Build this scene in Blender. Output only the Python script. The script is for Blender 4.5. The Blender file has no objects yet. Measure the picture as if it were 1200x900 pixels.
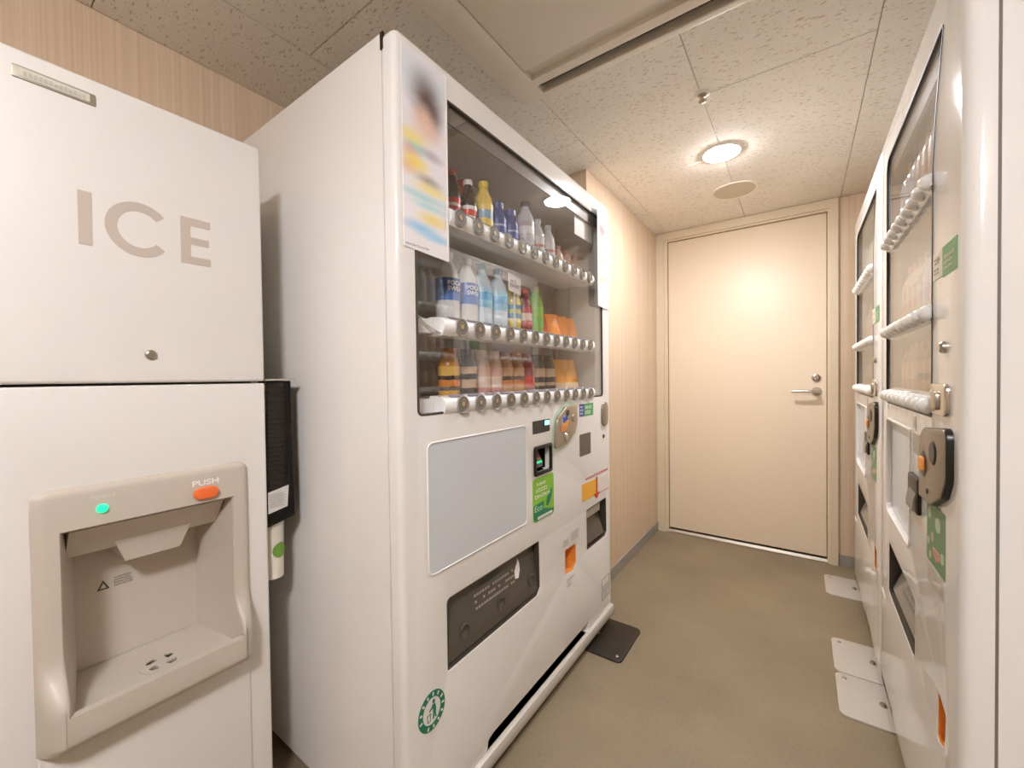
import bpy, bmesh, math, random
from mathutils import Vector, Matrix
from mathutils.geometry import tessellate_polygon
PI = math.pi
random.seed(7)
S = bpy.context.scene
COL = S.collection

# ------------------------------------------------------------------ camera
CAM_Z = 1.086
FPX, YAW, PITCH, ROLL = 478.9, 0.61653, -0.01564, -0.01247
cd = bpy.data.cameras.new('camera'); cam = bpy.data.objects.new('camera', cd); COL.objects.link(cam)
cd.sensor_fit = 'HORIZONTAL'; cd.sensor_width = 36.0; cd.lens = FPX / 1200 * 36.0
cd.clip_start = 0.02; cd.clip_end = 50
fw = Vector((-math.sin(YAW) * math.cos(PITCH), math.cos(YAW) * math.cos(PITCH), math.sin(PITCH)))
rt = fw.cross(Vector((0, 0, 1))).normalized(); up = rt.cross(fw)
rt2 = rt * math.cos(ROLL) + up * math.sin(ROLL); up2 = -rt * math.sin(ROLL) + up * math.cos(ROLL)
cam.matrix_world = Matrix(((rt2.x, up2.x, -fw.x, 0), (rt2.y, up2.y, -fw.y, 0), (rt2.z, up2.z, -fw.z, CAM_Z), (0, 0, 0, 1)))
S.camera = cam

# ------------------------------------------------------------------ world, exposure
w = bpy.data.worlds.new('world'); S.world = w; w.use_nodes = True
w.node_tree.nodes['Background'].inputs[0].default_value = (.8, .75, .7, 1)
w.node_tree.nodes['Background'].inputs[1].default_value = 0.05
S.view_settings.view_transform = 'Standard'; S.view_settings.look = 'None'
S.view_settings.exposure = 1.62; S.view_settings.gamma = 1.0; S.view_settings.use_curve_mapping = False
LAMP_POWER = (118.0, 46.0)   # emission of the downlight by the door and of the unseen drum-shaped lamp behind the camera
LAMP_COL = (1.0, 1.0, 1.05)

# ------------------------------------------------------------------ materials
def lin(c):
    if isinstance(c, str):
        c = tuple(int(c[i:i + 2], 16) for i in (0, 2, 4))
    return tuple(((x / 255) / 12.92 if x / 255 <= .04045 else ((x / 255 + .055) / 1.055) ** 2.4) for x in c) + (1.0,)
MATS = {}
def mat(name, c='ffffff', rough=.5, metal=0.0, coat=0.0, emit=None, estr=0.0, spec=.5):
    if name in MATS: return MATS[name]
    m = bpy.data.materials.new(name); m.use_nodes = True
    b = m.node_tree.nodes['Principled BSDF']
    b.inputs['Base Color'].default_value = lin(c); b.inputs['Roughness'].default_value = rough
    b.inputs['Metallic'].default_value = metal; b.inputs['Coat Weight'].default_value = coat
    b.inputs['Specular IOR Level'].default_value = spec
    if emit:
        b.inputs['Emission Color'].default_value = lin(emit) if isinstance(emit, str) else tuple(emit) + (1,)
        b.inputs['Emission Strength'].default_value = estr
    MATS[name] = m
    return m
class NT:
    def __init__(s, m):
        s.t = m.node_tree; s.b = s.t.nodes['Principled BSDF']
    def n(s, typ, **kw):
        nd = s.t.nodes.new(typ)
        for k, v in kw.items(): setattr(nd, k, v)
        return nd
    def l(s, a, b): s.t.links.new(a, b)
    def ramp(s, src, stops):
        r = s.n('ShaderNodeValToRGB'); cr = r.color_ramp
        while len(cr.elements) < len(stops): cr.elements.new(.5)
        for e, (p, c) in zip(cr.elements, stops): e.position = p; e.color = lin(c) if not isinstance(c, float) else (c, c, c, 1)
        s.l(src, r.inputs[0]); return r.outputs[0]
    def mix(s, fac, a, b, mode='MIX'):
        x = s.n('ShaderNodeMix', data_type='RGBA', blend_type=mode)
        for v, i in ((fac, 0), (a, 6), (b, 7)):
            if hasattr(v, 'links'): s.l(v, x.inputs[i])
            elif isinstance(v, (int, float)): x.inputs[i].default_value = v
            else: x.inputs[i].default_value = lin(v)
        return x.outputs[2]
    def math(s, op, a, b=None, c=None):
        x = s.n('ShaderNodeMath', operation=op)
        for i, v in enumerate((a, b, c)):
            if v is None: continue
            if hasattr(v, 'links'): s.l(v, x.inputs[i])
            else: x.inputs[i].default_value = v
        return x.outputs[0]
    def noise(s, vec, scale, detail=3, rough=.5):
        x = s.n('ShaderNodeTexNoise'); x.inputs['Scale'].default_value = scale; x.inputs['Detail'].default_value = detail
        x.inputs['Roughness'].default_value = rough; s.l(vec, x.inputs['Vector']); return x.outputs['Fac']
    def pos(s, scale=(1, 1, 1)):
        g = s.n('ShaderNodeNewGeometry'); mp = s.n('ShaderNodeMapping'); mp.inputs['Scale'].default_value = scale
        s.l(g.outputs['Position'], mp.inputs[0]); return mp.outputs[0]
    def bump(s, h, strength, dist=.002):
        b = s.n('ShaderNodeBump'); b.inputs['Strength'].default_value = strength; b.inputs['Distance'].default_value = dist
        s.l(h, b.inputs['Height']); s.l(b.outputs[0], s.b.inputs['Normal'])

def wood_mat():
    m = mat('wood_laminate', 'd8b48c', .45); t = NT(m)
    a = t.noise(t.pos((150, 150, .9)), 1.0, 4, .65); b = t.noise(t.pos((85, 85, .4)), 1.0, 3); c = t.noise(t.pos((420, 420, 3)), 1.0, 2)
    f = t.math('ADD', t.math('MULTIPLY', a, .5), t.math('ADD', t.math('MULTIPLY', b, .3), t.math('MULTIPLY', c, .2)))
    t.l(t.ramp(f, [(.3, 'ccb092'), (.5, 'dcc3a6'), (.7, 'e6d2b9')]), t.b.inputs['Base Color'])
    t.bump(f, .12, .001); return m
def tile_mat():
    m = mat('ceiling_board', 'e8dcc8', .9); t = NT(m)
    p = t.pos(); nz = t.n('ShaderNodeTexNoise'); nz.inputs['Scale'].default_value = 9; t.l(p, nz.inputs['Vector'])
    mixv = t.n('ShaderNodeVectorMath', operation='MULTIPLY_ADD'); t.l(nz.outputs['Color'], mixv.inputs[0]); mixv.inputs[1].default_value = (.05, .05, 0); t.l(p, mixv.inputs[2])
    fl = None
    for rot, sc, th in ((.5, (32, 95, 1), .17), (-.35, (48, 140, 1), .15), (1.1, (90, 170, 1), .13)):
        mp = t.n('ShaderNodeMapping'); mp.inputs['Rotation'].default_value = (0, 0, rot); mp.inputs['Scale'].default_value = sc; t.l(mixv.outputs[0], mp.inputs[0])
        v = t.n('ShaderNodeTexVoronoi'); v.voronoi_dimensions = '2D'; v.inputs['Scale'].default_value = 1.0; t.l(mp.outputs[0], v.inputs['Vector'])
        sep = t.n('ShaderNodeSeparateColor'); t.l(v.outputs['Color'], sep.inputs[0])
        on = t.math('MULTIPLY', t.math('LESS_THAN', v.outputs['Distance'], th * 1.35), t.math('GREATER_THAN', sep.outputs[0], .8))
        fl = on if fl is None else t.math('MAXIMUM', fl, on)
    g = t.noise(t.pos(), 5, 2)
    base = t.ramp(g, [(.3, 'f3ece0'), (.7, 'f7f1e6')])
    t.l(t.mix(t.math('MULTIPLY', fl, .52), base, 'b3a186'), t.b.inputs['Base Color'])
    t.bump(t.math('SUBTRACT', 1.0, fl), .6, .002); return m
def floor_mat():
    m = mat('floor_sheet', 'b0a08a', .5); t = NT(m)
    a = t.noise(t.pos(), 3, 4); b = t.noise(t.pos(), 90, 3, .7); c = t.noise(t.pos(), 420, 2)
    f = t.math('ADD', t.math('MULTIPLY', a, .45), t.math('ADD', t.math('MULTIPLY', b, .3), t.math('MULTIPLY', c, .25)))
    col = t.ramp(f, [(.35, '7d6f59'), (.5, '8c7c63'), (.65, '97876d')])
    sp = t.noise(t.pos((1.0, 1.6, 1)), 6.3, 2); dark = t.math('GREATER_THAN', sp, .73)
    t.l(t.mix(t.math('MULTIPLY', dark, .25), col, '6e6455'), t.b.inputs['Base Color'])
    t.bump(b, .1, .001); return m
def paint_mat(name, c, rough, var=.03, coat=0.0):
    m = mat(name, c, rough, coat=coat); t = NT(m)
    a = t.noise(t.pos(), 4, 3)
    l = lin(c)
    mx = t.n('ShaderNodeMix', data_type='RGBA'); t.l(a, mx.inputs[0])
    mx.inputs[6].default_value = tuple(x * (1 - var) for x in l[:3]) + (1,); mx.inputs[7].default_value = tuple(min(1, x * (1 + var)) for x in l[:3]) + (1,)
    t.l(mx.outputs[2], t.b.inputs['Base Color']); t.bump(t.noise(t.pos(), 700, 2), .02, .0005); return m
def glass_mat(name='window_glass', tint='ffffff', ior=1.7):
    m = bpy.data.materials.new(name); m.use_nodes = True; t = m.node_tree; t.nodes.remove(t.nodes['Principled BSDF'])
    out = t.nodes['Material Output']; lw = t.nodes.new('ShaderNodeLayerWeight'); lw.inputs[0].default_value = .5
    pw = t.nodes.new('ShaderNodeMath'); pw.operation = 'POWER'; t.links.new(lw.outputs['Facing'], pw.inputs[0]); pw.inputs[1].default_value = 5.0
    f = t.nodes.new('ShaderNodeMath'); f.operation = 'MULTIPLY_ADD'; f0 = ((ior - 1) / (ior + 1)) ** 2   # Schlick reflectance
    t.links.new(pw.outputs[0], f.inputs[0]); f.inputs[1].default_value = 1 - f0; f.inputs[2].default_value = f0
    a = t.nodes.new('ShaderNodeBsdfTransparent'); a.inputs[0].default_value = lin(tint)
    g = t.nodes.new('ShaderNodeBsdfGlossy'); g.inputs['Roughness'].default_value = .015
    mx = t.nodes.new('ShaderNodeMixShader'); t.links.new(f.outputs[0], mx.inputs[0]); t.links.new(a.outputs[0], mx.inputs[1]); t.links.new(g.outputs[0], mx.inputs[2])
    t.links.new(mx.outputs[0], out.inputs[0]); MATS[name] = m; return m
def poster_mat(name, blobs, base):
    m = mat(name, base, .35); t = NT(m)
    tc = t.n('ShaderNodeTexCoord'); nz = t.n('ShaderNodeTexNoise'); nz.inputs['Scale'].default_value = 3.0
    mp = t.n('ShaderNodeMapping'); mp.inputs['Scale'].default_value = (1, 1, 9); t.l(tc.outputs['Generated'], mp.inputs[0]); t.l(mp.outputs[0], nz.inputs['Vector'])
    ad = t.n('ShaderNodeVectorMath', operation='MULTIPLY_ADD'); t.l(nz.outputs['Color'], ad.inputs[0]); ad.inputs[1].default_value = (.10, 0, .02); t.l(tc.outputs['Generated'], ad.inputs[2])
    col = None
    for cu, cv, ru, rv, c, k in blobs:
        sb = t.n('ShaderNodeVectorMath', operation='SUBTRACT'); t.l(ad.outputs[0], sb.inputs[0]); sb.inputs[1].default_value = (cu + .05, .5, cv + .01)
        ml = t.n('ShaderNodeVectorMath', operation='MULTIPLY'); t.l(sb.outputs[0], ml.inputs[0]); ml.inputs[1].default_value = (1 / ru, 0, 1 / rv)
        ln = t.n('ShaderNodeVectorMath', operation='LENGTH'); t.l(ml.outputs[0], ln.inputs[0])
        mr = t.n('ShaderNodeMapRange', interpolation_type='SMOOTHSTEP'); t.l(ln.outputs['Value'], mr.inputs[0])
        mr.inputs[1].default_value = .0; mr.inputs[2].default_value = 1.5; mr.inputs[3].default_value = k; mr.inputs[4].default_value = 0
        col = t.mix(mr.outputs[0], base if col is None else col, c)
    t.l(col, t.b.inputs['Base Color']); return m

WOOD = wood_mat(); TILE = tile_mat(); FLOOR = floor_mat()
WHITE = paint_mat('machine_white', 'eeeae4', .13, .015)
ICEW = paint_mat('ice_white', 'e4dfd8', .38, .02)
BEZ = paint_mat('bezel_plastic', 'c9beb0', .4, .02)
DOORP = paint_mat('door_paint', 'e6d3b8', .42, .015)
FRAMEP = paint_mat('frame_paint', 'dccbae', .42, .02)
CEILW = mat('ceiling_fitting', 'f3eadc', .5)
LINER = mat('liner_grey', 'ddd6cc', .5)
RAIL = mat('rail_white', 'f6f4f0', .35)
BLACK = mat('black_plastic', '16130f', .35); DARK = mat('dark_grey', '4a443b', .3); DARK2 = mat('flap_grey', '5a5348', .18)
CHROME = mat('chrome', 'd9d4cc', .18, 1.0); STEEL = mat('brushed_steel', 'b9b1a4', .35, 1.0); BRONZE = mat('bronze_grey', '8d8375', .3, .6)
GREYP = mat('pale_grey_panel', 'd3d6d9', .2); BASEB = mat('baseboard_grey', '9d968c', .5)
SEAM = mat('seam_dark', '3a342c', .8); GRILLE = mat('speaker_grille', 'd3c6ad', .7)
GLASS = glass_mat()
ORANGE = mat('orange_plastic', 'f09a45', .35); PUSH = mat('push_orange', 'f4743a', .35)
LED = mat('green_led', '20b880', .3, emit='18d890', estr=.55)
GREEN = mat('sticker_green', '8cc63a', .4); DGREEN = mat('sticker_dark_green', '1f8a5a', .4); PRINTW = mat('print_white', 'f4f1ea', .5)
PRINTG = mat('print_grey', 'a09587', .6); PRINTD = mat('print_dark', '4d463d', .6); RED = mat('print_red', 'd23a28', .45); AMBER = mat('print_amber', 'f2b23c', .45)
BLUE = mat('print_blue', '3f56a8', .45); EMB = mat('emblem_green', '1f7d5c', .5); ICETXT = mat('ice_letter_grey', 'c4b6a8', .5)
SMOKE = glass_mat('smoked_plastic', '6a6058', 1.45)

# ------------------------------------------------------------------ mesh builder
def rpoly(pts, r, n=5):
    out = []; N = len(pts)
    rs = r if isinstance(r, (list, tuple)) else [r] * N
    for i in range(N):
        p = Vector(pts[i]); a = Vector(pts[i - 1]) - p; b = Vector(pts[(i + 1) % N]) - p; rr = rs[i]
        if rr <= 1e-6: out.append(tuple(p)); continue
        a.normalize(); b.normalize(); ang = a.angle(b); d = rr / math.tan(ang / 2)
        c = p + (a + b).normalized() * (rr / math.sin(ang / 2)); s = p + a * d - c; e = p + b * d - c
        a0 = math.atan2(s.y, s.x); a1 = math.atan2(e.y, e.x); da = (a1 - a0 + PI) % (2 * PI) - PI
        for k in range(n + 1):
            th = a0 + da * k / n; out.append((c.x + rr * math.cos(th), c.y + rr * math.sin(th)))
    return out
def rrect(u0, u1, v0, v1, r, n=5): return rpoly([(u0, v0), (u1, v0), (u1, v1), (u0, v1)], r, n)
def ell(cu, cv, ru, rv=None, n=24):
    rv = rv or ru
    return [(cu + ru * math.cos(2 * PI * k / n), cv + rv * math.sin(2 * PI * k / n)) for k in range(n)]
def area(l): return sum(l[i - 1][0] * l[i][1] - l[i][0] * l[i - 1][1] for i in range(len(l))) / 2
def ccw(l): return list(l) if area(l) > 0 else list(reversed(l))
def inset(l, t):
    if abs(t) < 1e-9: return list(l)
    out = []; N = len(l)
    for i in range(N):
        p = Vector(l[i]); a = (p - Vector(l[i - 1])); b = (Vector(l[(i + 1) % N]) - p)
        if a.length < 1e-7: a = b.copy()
        if b.length < 1e-7: b = a.copy()
        a.normalize(); b.normalize(); na = Vector((-a.y, a.x)); nb = Vector((-b.y, b.x)); m = na + nb
        if m.length < 1e-6: m = na
        m.normalize(); out.append(tuple(p + m * (t / max(.35, m.dot(na)))))
    return out
class MB:
    def __init__(s): s.v = []; s.f = []; s.m = []
    def add(s, vs, fs, m=0):
        o = len(s.v); s.v += [tuple(x) for x in vs]
        for f in fs: s.f.append(tuple(i + o for i in f)); s.m.append(m)
        return s
    def box(s, x0, x1, y0, y1, z0, z1, m=0):
        v = [(x, y, z) for x in (x0, x1) for y in (y0, y1) for z in (z0, z1)]
        return s.add(v, [(0, 1, 3, 2), (4, 6, 7, 5), (0, 4, 5, 1), (2, 3, 7, 6), (0, 2, 6, 4), (1, 5, 7, 3)], m)
    def pocket(s, u0, u1, d0, d1, v0, v1, m=0, tap=0.0):   # open box, opening at depth d0, floor of the pocket at d1
        a = [(u0, d0, v0), (u1, d0, v0), (u1, d0, v1), (u0, d0, v1)]
        b = [(u0 + tap, d1, v0 + tap), (u1 - tap, d1, v0 + tap), (u1 - tap, d1, v1 - tap), (u0 + tap, d1, v1 - tap)]
        return s.add(a + b, [(4, 5, 6, 7), (0, 1, 5, 4), (1, 2, 6, 5), (2, 3, 7, 6), (3, 0, 4, 7)], m)
    def plate(s, outer, holes=(), d0=0., d1=.01, bev=0., hb=0., seg=3, m=0, mp=None, back=True):
        # (u,v) outline, front at depth d0, back at d1; vertices (u, d, v) unless mp maps (u,v,d)
        mp = mp or (lambda u, v, d: (u, d, v))
        loops = [(ccw(outer), bev)] + [(list(reversed(ccw(h))), hb) for h in holes]
        base = len(s.v); rings = []
        def ring(l, d):
            i = len(s.v); s.v.extend(mp(u, v, d) for u, v in l); return list(range(i, i + len(l)))
        front = []; bk = []
        for l, b in loops:
            rr = []
            if b > 0:
                for k in range(seg + 1):
                    th = PI / 2 * k / seg
                    rr.append((ring(inset(l, b * (1 - math.sin(th))), d0 + b * (1 - math.cos(th)) * (1 if d1 > d0 else -1)), inset(l, b)))
            else: rr.append((ring(l, d0), l))
            rb = ring(l, d1)
            seq = [r for r, _ in rr] + [rb]
            for A, B in zip(seq, seq[1:]):
                n = len(A)
                for i in range(n): s.f.append((A[i], B[i], B[(i + 1) % n], A[(i + 1) % n])); s.m.append(m)
            front.append((seq[0], [Vector((u, v, 0)) for u, v in (inset(l, b) if b > 0 else l)])); bk.append((rb, [Vector((u, v, 0)) for u, v in l]))
        for grp, flip in ((front, False), (bk, True)):
            if flip and not back: continue
            idx = [i for r, _ in grp for i in r]
            for t in tessellate_polygon([p for _, p in grp]):
                a, b, c = (idx[i] for i in t); s.f.append((a, c, b) if flip else (a, b, c)); s.m.append(m)
        return s
    def lathe(s, prof, c=(0, 0, 0), seg=24, m=0, axis='z'):
        o = len(s.v); n = len(prof)
        for k in range(seg):
            th = 2 * PI * k / seg; cs, sn = math.cos(th), math.sin(th)
            for r, h in prof:
                p = (r * cs, r * sn, h) if axis == 'z' else ((r * cs, h, r * sn) if axis == 'y' else (h, r * cs, r * sn))
                s.v.append((p[0] + c[0], p[1] + c[1], p[2] + c[2]))
        for k in range(seg):
            for i in range(n - 1):
                a = o + k * n + i; b = o + ((k + 1) % seg) * n + i
                s.f.append((a, b, b + 1, a + 1)); s.m.append(m)
        return s
    def tube(s, path, r, seg=8, m=0):
        P = [Vector(p) for p in path]; o = len(s.v); n = len(P)
        for i, p in enumerate(P):
            t = (P[min(i + 1, n - 1)] - P[max(i - 1, 0)]).normalized(); a = t.orthogonal().normalized() if abs(t.z) > .9 else t.cross(Vector((0, 0, 1))).normalized(); b = t.cross(a)
            rr = r[i] if isinstance(r, (list, tuple)) else r
            s.v += [tuple(p + (a * math.cos(2 * PI * k / seg) + b * math.sin(2 * PI * k / seg)) * rr) for k in range(seg)]
        for i in range(n - 1):
            for k in range(seg):
                a = o + i * seg + k; b = o + i * seg + (k + 1) % seg; s.f.append((a, b, b + seg, a + seg)); s.m.append(m)
        s.f.append(tuple(range(o, o + seg))); s.m.append(m); s.f.append(tuple(range(o + (n - 1) * seg, o + n * seg))); s.m.append(m)
        return s
    def prism(s, prof, u0, u1, m=0):     # (d, v) profile extruded along u
        l = list(prof); n = len(l); o = len(s.v)
        s.v += [(u0, d, v) for d, v in l] + [(u1, d, v) for d, v in l]
        for i in range(n): s.f.append((o + i, o + (i + 1) % n, o + n + (i + 1) % n, o + n + i)); s.m.append(m)
        s.f.append(tuple(range(o, o + n))); s.m.append(m); s.f.append(tuple(range(o + n, o + 2 * n))); s.m.append(m)
        return s
    def mesh(s, name, mats, recalc=True, ang=32):
        me = bpy.data.meshes.new(name); me.from_pydata(s.v, [], s.f)
        for mm in (mats if isinstance(mats, (list, tuple)) else [mats]): me.materials.append(mm)
        me.polygons.foreach_set('material_index', s.m)
        if recalc:
            bm = bmesh.new(); bm.from_mesh(me); bmesh.ops.recalc_face_normals(bm, faces=bm.faces); bm.to_mesh(me); bm.free()
        me.polygons.foreach_set('use_smooth', [True] * len(me.polygons)); me.set_sharp_from_angle(angle=math.radians(ang)); me.update()
        return me
    def build(s, name, mats, parent=None, **kw): return obj(name, s.mesh(name, mats, **kw), parent)
def obj(name, me, parent=None, loc=(0, 0, 0)):
    o = bpy.data.objects.new(name, me); COL.objects.link(o); o.location = loc
    if parent: o.parent = parent
    return o
def tag(o, label=None, cat=None, group=None, kind=None):
    for k, v in (('label', label), ('category', cat), ('group', group), ('kind', kind)):
        if v: o[k] = v
    return o
def thing(name, label, cat, loc=(0, 0, 0), rz=0., group=None):
    o = obj(name, None, None, loc); o.rotation_euler = (0, 0, rz); o.empty_display_size = .05
    return tag(o, label, cat, group)
def struct(name, mb, m, parent=None, **kw): return tag(mb.build(name, m, parent, **kw), kind='structure')
_fc = {}
def text(s, height, bold=.0, width=None):
    """flat lettering as triangles: list of (x, z) verts, faces; cap height = height, left/baseline at 0"""
    c = bpy.data.curves.new('t', 'FONT'); c.body = s; c.size = 1.0; c.offset = bold; c.resolution_u = 3
    o = bpy.data.objects.new('t', c); COL.objects.link(o); dg = bpy.context.evaluated_depsgraph_get()
    me = bpy.data.meshes.new_from_object(o.evaluated_get(dg)); v = [(p.co.x, p.co.y) for p in me.vertices]; f = [tuple(p.vertices) for p in me.polygons]
    bpy.data.objects.remove(o); bpy.data.curves.remove(c); bpy.data.meshes.remove(me)
    x0 = min(a for a, _ in v); x1 = max(a for a, _ in v); y0 = min(b for _, b in v); y1 = max(b for _, b in v)
    k = height / (y1 - y0); kx = (width / (x1 - x0)) if width else k
    return [((a - x0) * kx, (b - y0) * k) for a, b in v], f
def lettering(name, s, u, v, h, d, m, parent, width=None, bold=.0):
    V, F = text(s, h, bold, width); mb = MB()
    mb.add([(u + a, d, v + b) for a, b in V], F); return mb.build(name, m, parent, recalc=False)
def print_lines(mb, u0, u1, v0, v1, rows, d, m=0, glyph=.006, seed=1, fill=.8):
    """rows of fine print too small to read in the photograph"""
    R = random.Random(seed); rh = (v1 - v0) / rows
    for r in range(rows):
        y = v1 - (r + 1) * rh + rh * .18; u = u0; end = u0 + (u1 - u0) * R.uniform(fill, 1)
        while u < end - glyph * .5:
            wd = min(glyph * R.uniform(.6, 1.0), end - u); h = rh * .62 * R.uniform(.75, 1)
            if R.random() < .55:
                mb.add([(u, d, y), (u + wd, d, y), (u + wd, d, y + h * .3), (u, d, y + h * .3), (u, d, y + h * .65), (u + wd, d, y + h * .65), (u + wd, d, y + h), (u, d, y + h)], [(0, 1, 2, 3), (4, 5, 6, 7)], m)
            else:
                mb.add([(u, d, y), (u + wd * .4, d, y), (u + wd * .4, d, y + h), (u, d, y + h), (u + wd * .6, d, y + h * .2), (u + wd, d, y + h * .2), (u + wd, d, y + h * .8), (u + wd * .6, d, y + h * .8)], [(0, 1, 2, 3), (4, 5, 6, 7)], m)
            u += wd + glyph * .25
    return mb
def flat(mb, loop, d, m=0, t=.0006): return mb.plate(loop, (), d, d + t, m=m)

# ------------------------------------------------------------------ the room
XL, XC, XR, YB, YF, ZC = -1.52, -.83, 1.02, 2.945, -3.0, 2.075
XW, YR = 2.7, .90        # the lobby behind the camera is wider
CY = 1.80
struct('floor', MB().box(XL - .1, XW + .1, YF - .1, YB + .1, -.06, 0), FLOOR)
struct('wall_left', MB().box(XL - .1, XL, YF - .1, CY, 0, ZC), WOOD)
struct('wall_left_column', MB().box(XL - .1, XC, CY, YB + .1, 0, ZC), WOOD)
DX0, DX1, DZ = -.755, .12, 2.005       # clear opening of the door frame
DF0, DF1 = XC, .168
bw = MB()
bw.box(DF1, XR + .1, YB, YB + .1, 0, ZC); bw.box(XC, DF1, YB + .055, YB + .1, 0, ZC)
struct('wall_back', bw, WOOD)
struct('wall_right', MB().box(XR, XR + .1, YR, YB, 0, ZC), WOOD)
struct('wall_right_return', MB().box(XR + .1, XW + .1, YR, YR + .1, 0, ZC), WOOD)
struct('wall_right_lobby', MB().box(XW, XW + .1, YF - .1, YR, 0, ZC), WOOD)
struct('wall_front', MB().box(XL, XW, YF - .1, YF, 0, ZC), WOOD)
def skirting(name, x0, x1, y0, y1): return struct(name, MB().box(x0, x1, y0, y1, 0, .062), BASEB)
skirting('baseboard_left', XC, XC + .006, CY, YB - .02)
skirting('baseboard_back', DF1 + .002, XR, YB - .006, YB)
skirting('baseboard_alcove', XL, XL + .006, YF, CY)
skirting('baseboard_column', XL + .006, XC, CY - .006, CY)
skirting('baseboard_right', XR - .006, XR, YR, YB - .006)
skirting('baseboard_front', XL + .006, XW, YF, YF + .006)

# ceiling: a dark backing with separate boards hung below, laid in staggered strips
ceil = struct('ceiling', MB().box(XL - .1, XW + .1, YF - .1, YB + .1, ZC + .004, ZC + .08), mat('ceiling_backing', '9c8d74', .9))
TW, TL = .4655, .902
xs = [-.7515 + TW * k for k in range(-2, 8)]
tmesh = {}
for i, x0 in enumerate(xs):
    ph = 1.578 if i % 2 == 1 else 2.06
    ph += -TL * 6
    for k in range(0, 9):
        y0 = ph + TL * k; a, b = max(x0, XL), min(x0 + TW, XW); c, d = max(y0, YF), min(y0 + TL, YB if x0 < XR else YR)
        if b - a < .02 or d - c < .02: continue
        key = (round(b - a, 3), round(d - c, 3))
        if key not in tmesh:
            g = .0012; L, W = key
            q = MB(); q.plate(rrect(g, L - g, g, W - g, .001, 1), (), 0, .010, bev=.0015, seg=1, mp=lambda u, v, dd: (u, v, dd))
            tmesh[key] = q.mesh('ceiling_tile', TILE)
        obj('ceiling_tile', tmesh[key], ceil, (a, c, ZC - .006))

# door in the back wall
door = tag(obj('door_1', None, None, (0, YB, 0)), kind='structure'); door.empty_display_size = .05
def yz(u, v, d): return (u, d, v)
fr = MB()
outer = [(DF0 + .001, 0), (DF1, 0), (DF1, ZC - .008), (DF0 + .001, ZC - .008)]
def jamb(a0, a1, b0, b1):
    fr.box(a0, a1, -.022, .052, b0, b1)
jamb(DF0 + .001, DX0 - .022, 0, ZC - .008); jamb(DX1 + .012, DF1, 0, ZC - .008); jamb(DX0 - .022, DX1 + .012, DZ + .012, ZC - .008)
fr.box(DX0 - .022, DX0, -.010, .052, 0, DZ + .012); fr.box(DX1, DX1 + .012, -.010, .052, 0, DZ + .012); fr.box(DX0, DX1, -.010, .052, DZ, DZ + .012)
fr.build('door_frame', FRAMEP, door)
MB().plate(rrect(DX0 + .003, DX1 - .003, .03, DZ - .003, .001, 1), (), .004, .044, bev=.002).build('door_leaf', DOORP, door)
MB().prism([(-.012, .0005), (.05, .0005), (.05, .02), (-.002, .02), (-.012, .006)], DX0, DX1).build('threshold', STEEL, door)
hd = MB(); hd.lathe([(0, -.006), (.021, -.006), (.024, -.002), (.024, .004)], (.071, 0, .985), axis='y')
hd.lathe([(0, -.05), (.009, -.05), (.011, -.046), (.011, -.006)], (.071, 0, .985), 16, axis='y')
h = hd.build('door_handle', STEEL, door, ang=40)
MB().tube([(.078, -.046, .985), (.055, -.049, .986), (.02, -.052, .987), (-.02, -.052, .986), (-.048, -.048, .985)], [.009, .0095, .0085, .008, .007], 12).build('lever', CHROME, h, ang=60)
k_ = MB(); k_.lathe([(0, -.012), (.010, -.012), (.012, -.009), (.020, -.006), (.022, -.002), (.022, .004)], (.069, 0, 1.063), axis='y')
lk = k_.build('door_lock', STEEL, door, ang=40)
MB().box(.0675, .0705, -.0128, -.0118, 1.057, 1.069).build('keyhole', BLACK, lk)

# ------------------------------------------------------------------ ceiling fittings
def downlight(x, y, label, power):
    t = thing('downlight', label, 'light', (x, y, ZC - .006), 0, 'recessed ceiling downlights')
    MB().lathe([(.070, .004), (.086, .001), (.088, -.001), (.086, -.003), (.074, -.006), (.070, -.004), (.070, .004)], seg=40).build('trim_ring', mat('lamp_trim', 'f3efe6', .4), t)
    e = mat('lamp_glow_%d' % power, 'ffffff', .5, emit=LAMP_COL, estr=power)
    MB().lathe([(0, -.018), (.022, -.017), (.042, -.014), (.058, -.0095), (.067, -.005), (.070, .002), (0, .002)], seg=40).build('diffuser', e, t)
    return t
downlight(-.288, 2.03, 'glowing round downlight in the ceiling between the sprinkler and the speaker', LAMP_POWER[0])
dl = thing('ceiling_lamp_offscreen', 'unseen ceiling lamp behind the camera, drum shape made up to throw light sideways', 'light', (.16, -.62, ZC - .006))  # unseen lamp inferred behind the camera; drum shape made up to spread light sideways
MB().lathe([(0, .004), (.15, .004), (.15, -.008), (.147, -.012), (0, -.012)], seg=40).build('base_ring_offscreen', mat('lamp_trim'), dl)
MB().lathe([(0, -.105), (.11, -.104), (.13, -.098), (.138, -.085), (.14, -.0125), (0, -.0125)], seg=40).build('diffuser_offscreen', mat('drum_glow_offscreen', 'ffffff', .5, emit=LAMP_COL, estr=LAMP_POWER[1]), dl)
sp = thing('ceiling_speaker', 'round beige speaker grille flush in the ceiling near the door', 'speaker', (-.291, 2.487, ZC - .006))
MB().lathe([(.098, -.001), (.108, -.004), (.112, -.002), (.113, .002), (.098, .002)], seg=44).build('rim', CEILW, sp)
g_ = MB(); g_.lathe([(0, -.004), (.05, -.0035), (.098, -.002), (.098, .002), (0, .002)], seg=44)
gm = GRILLE; t_ = NT(gm); vv = t_.n('ShaderNodeTexVoronoi'); vv.inputs['Scale'].default_value = 330; t_.l(t_.pos(), vv.inputs['Vector'])
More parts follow.
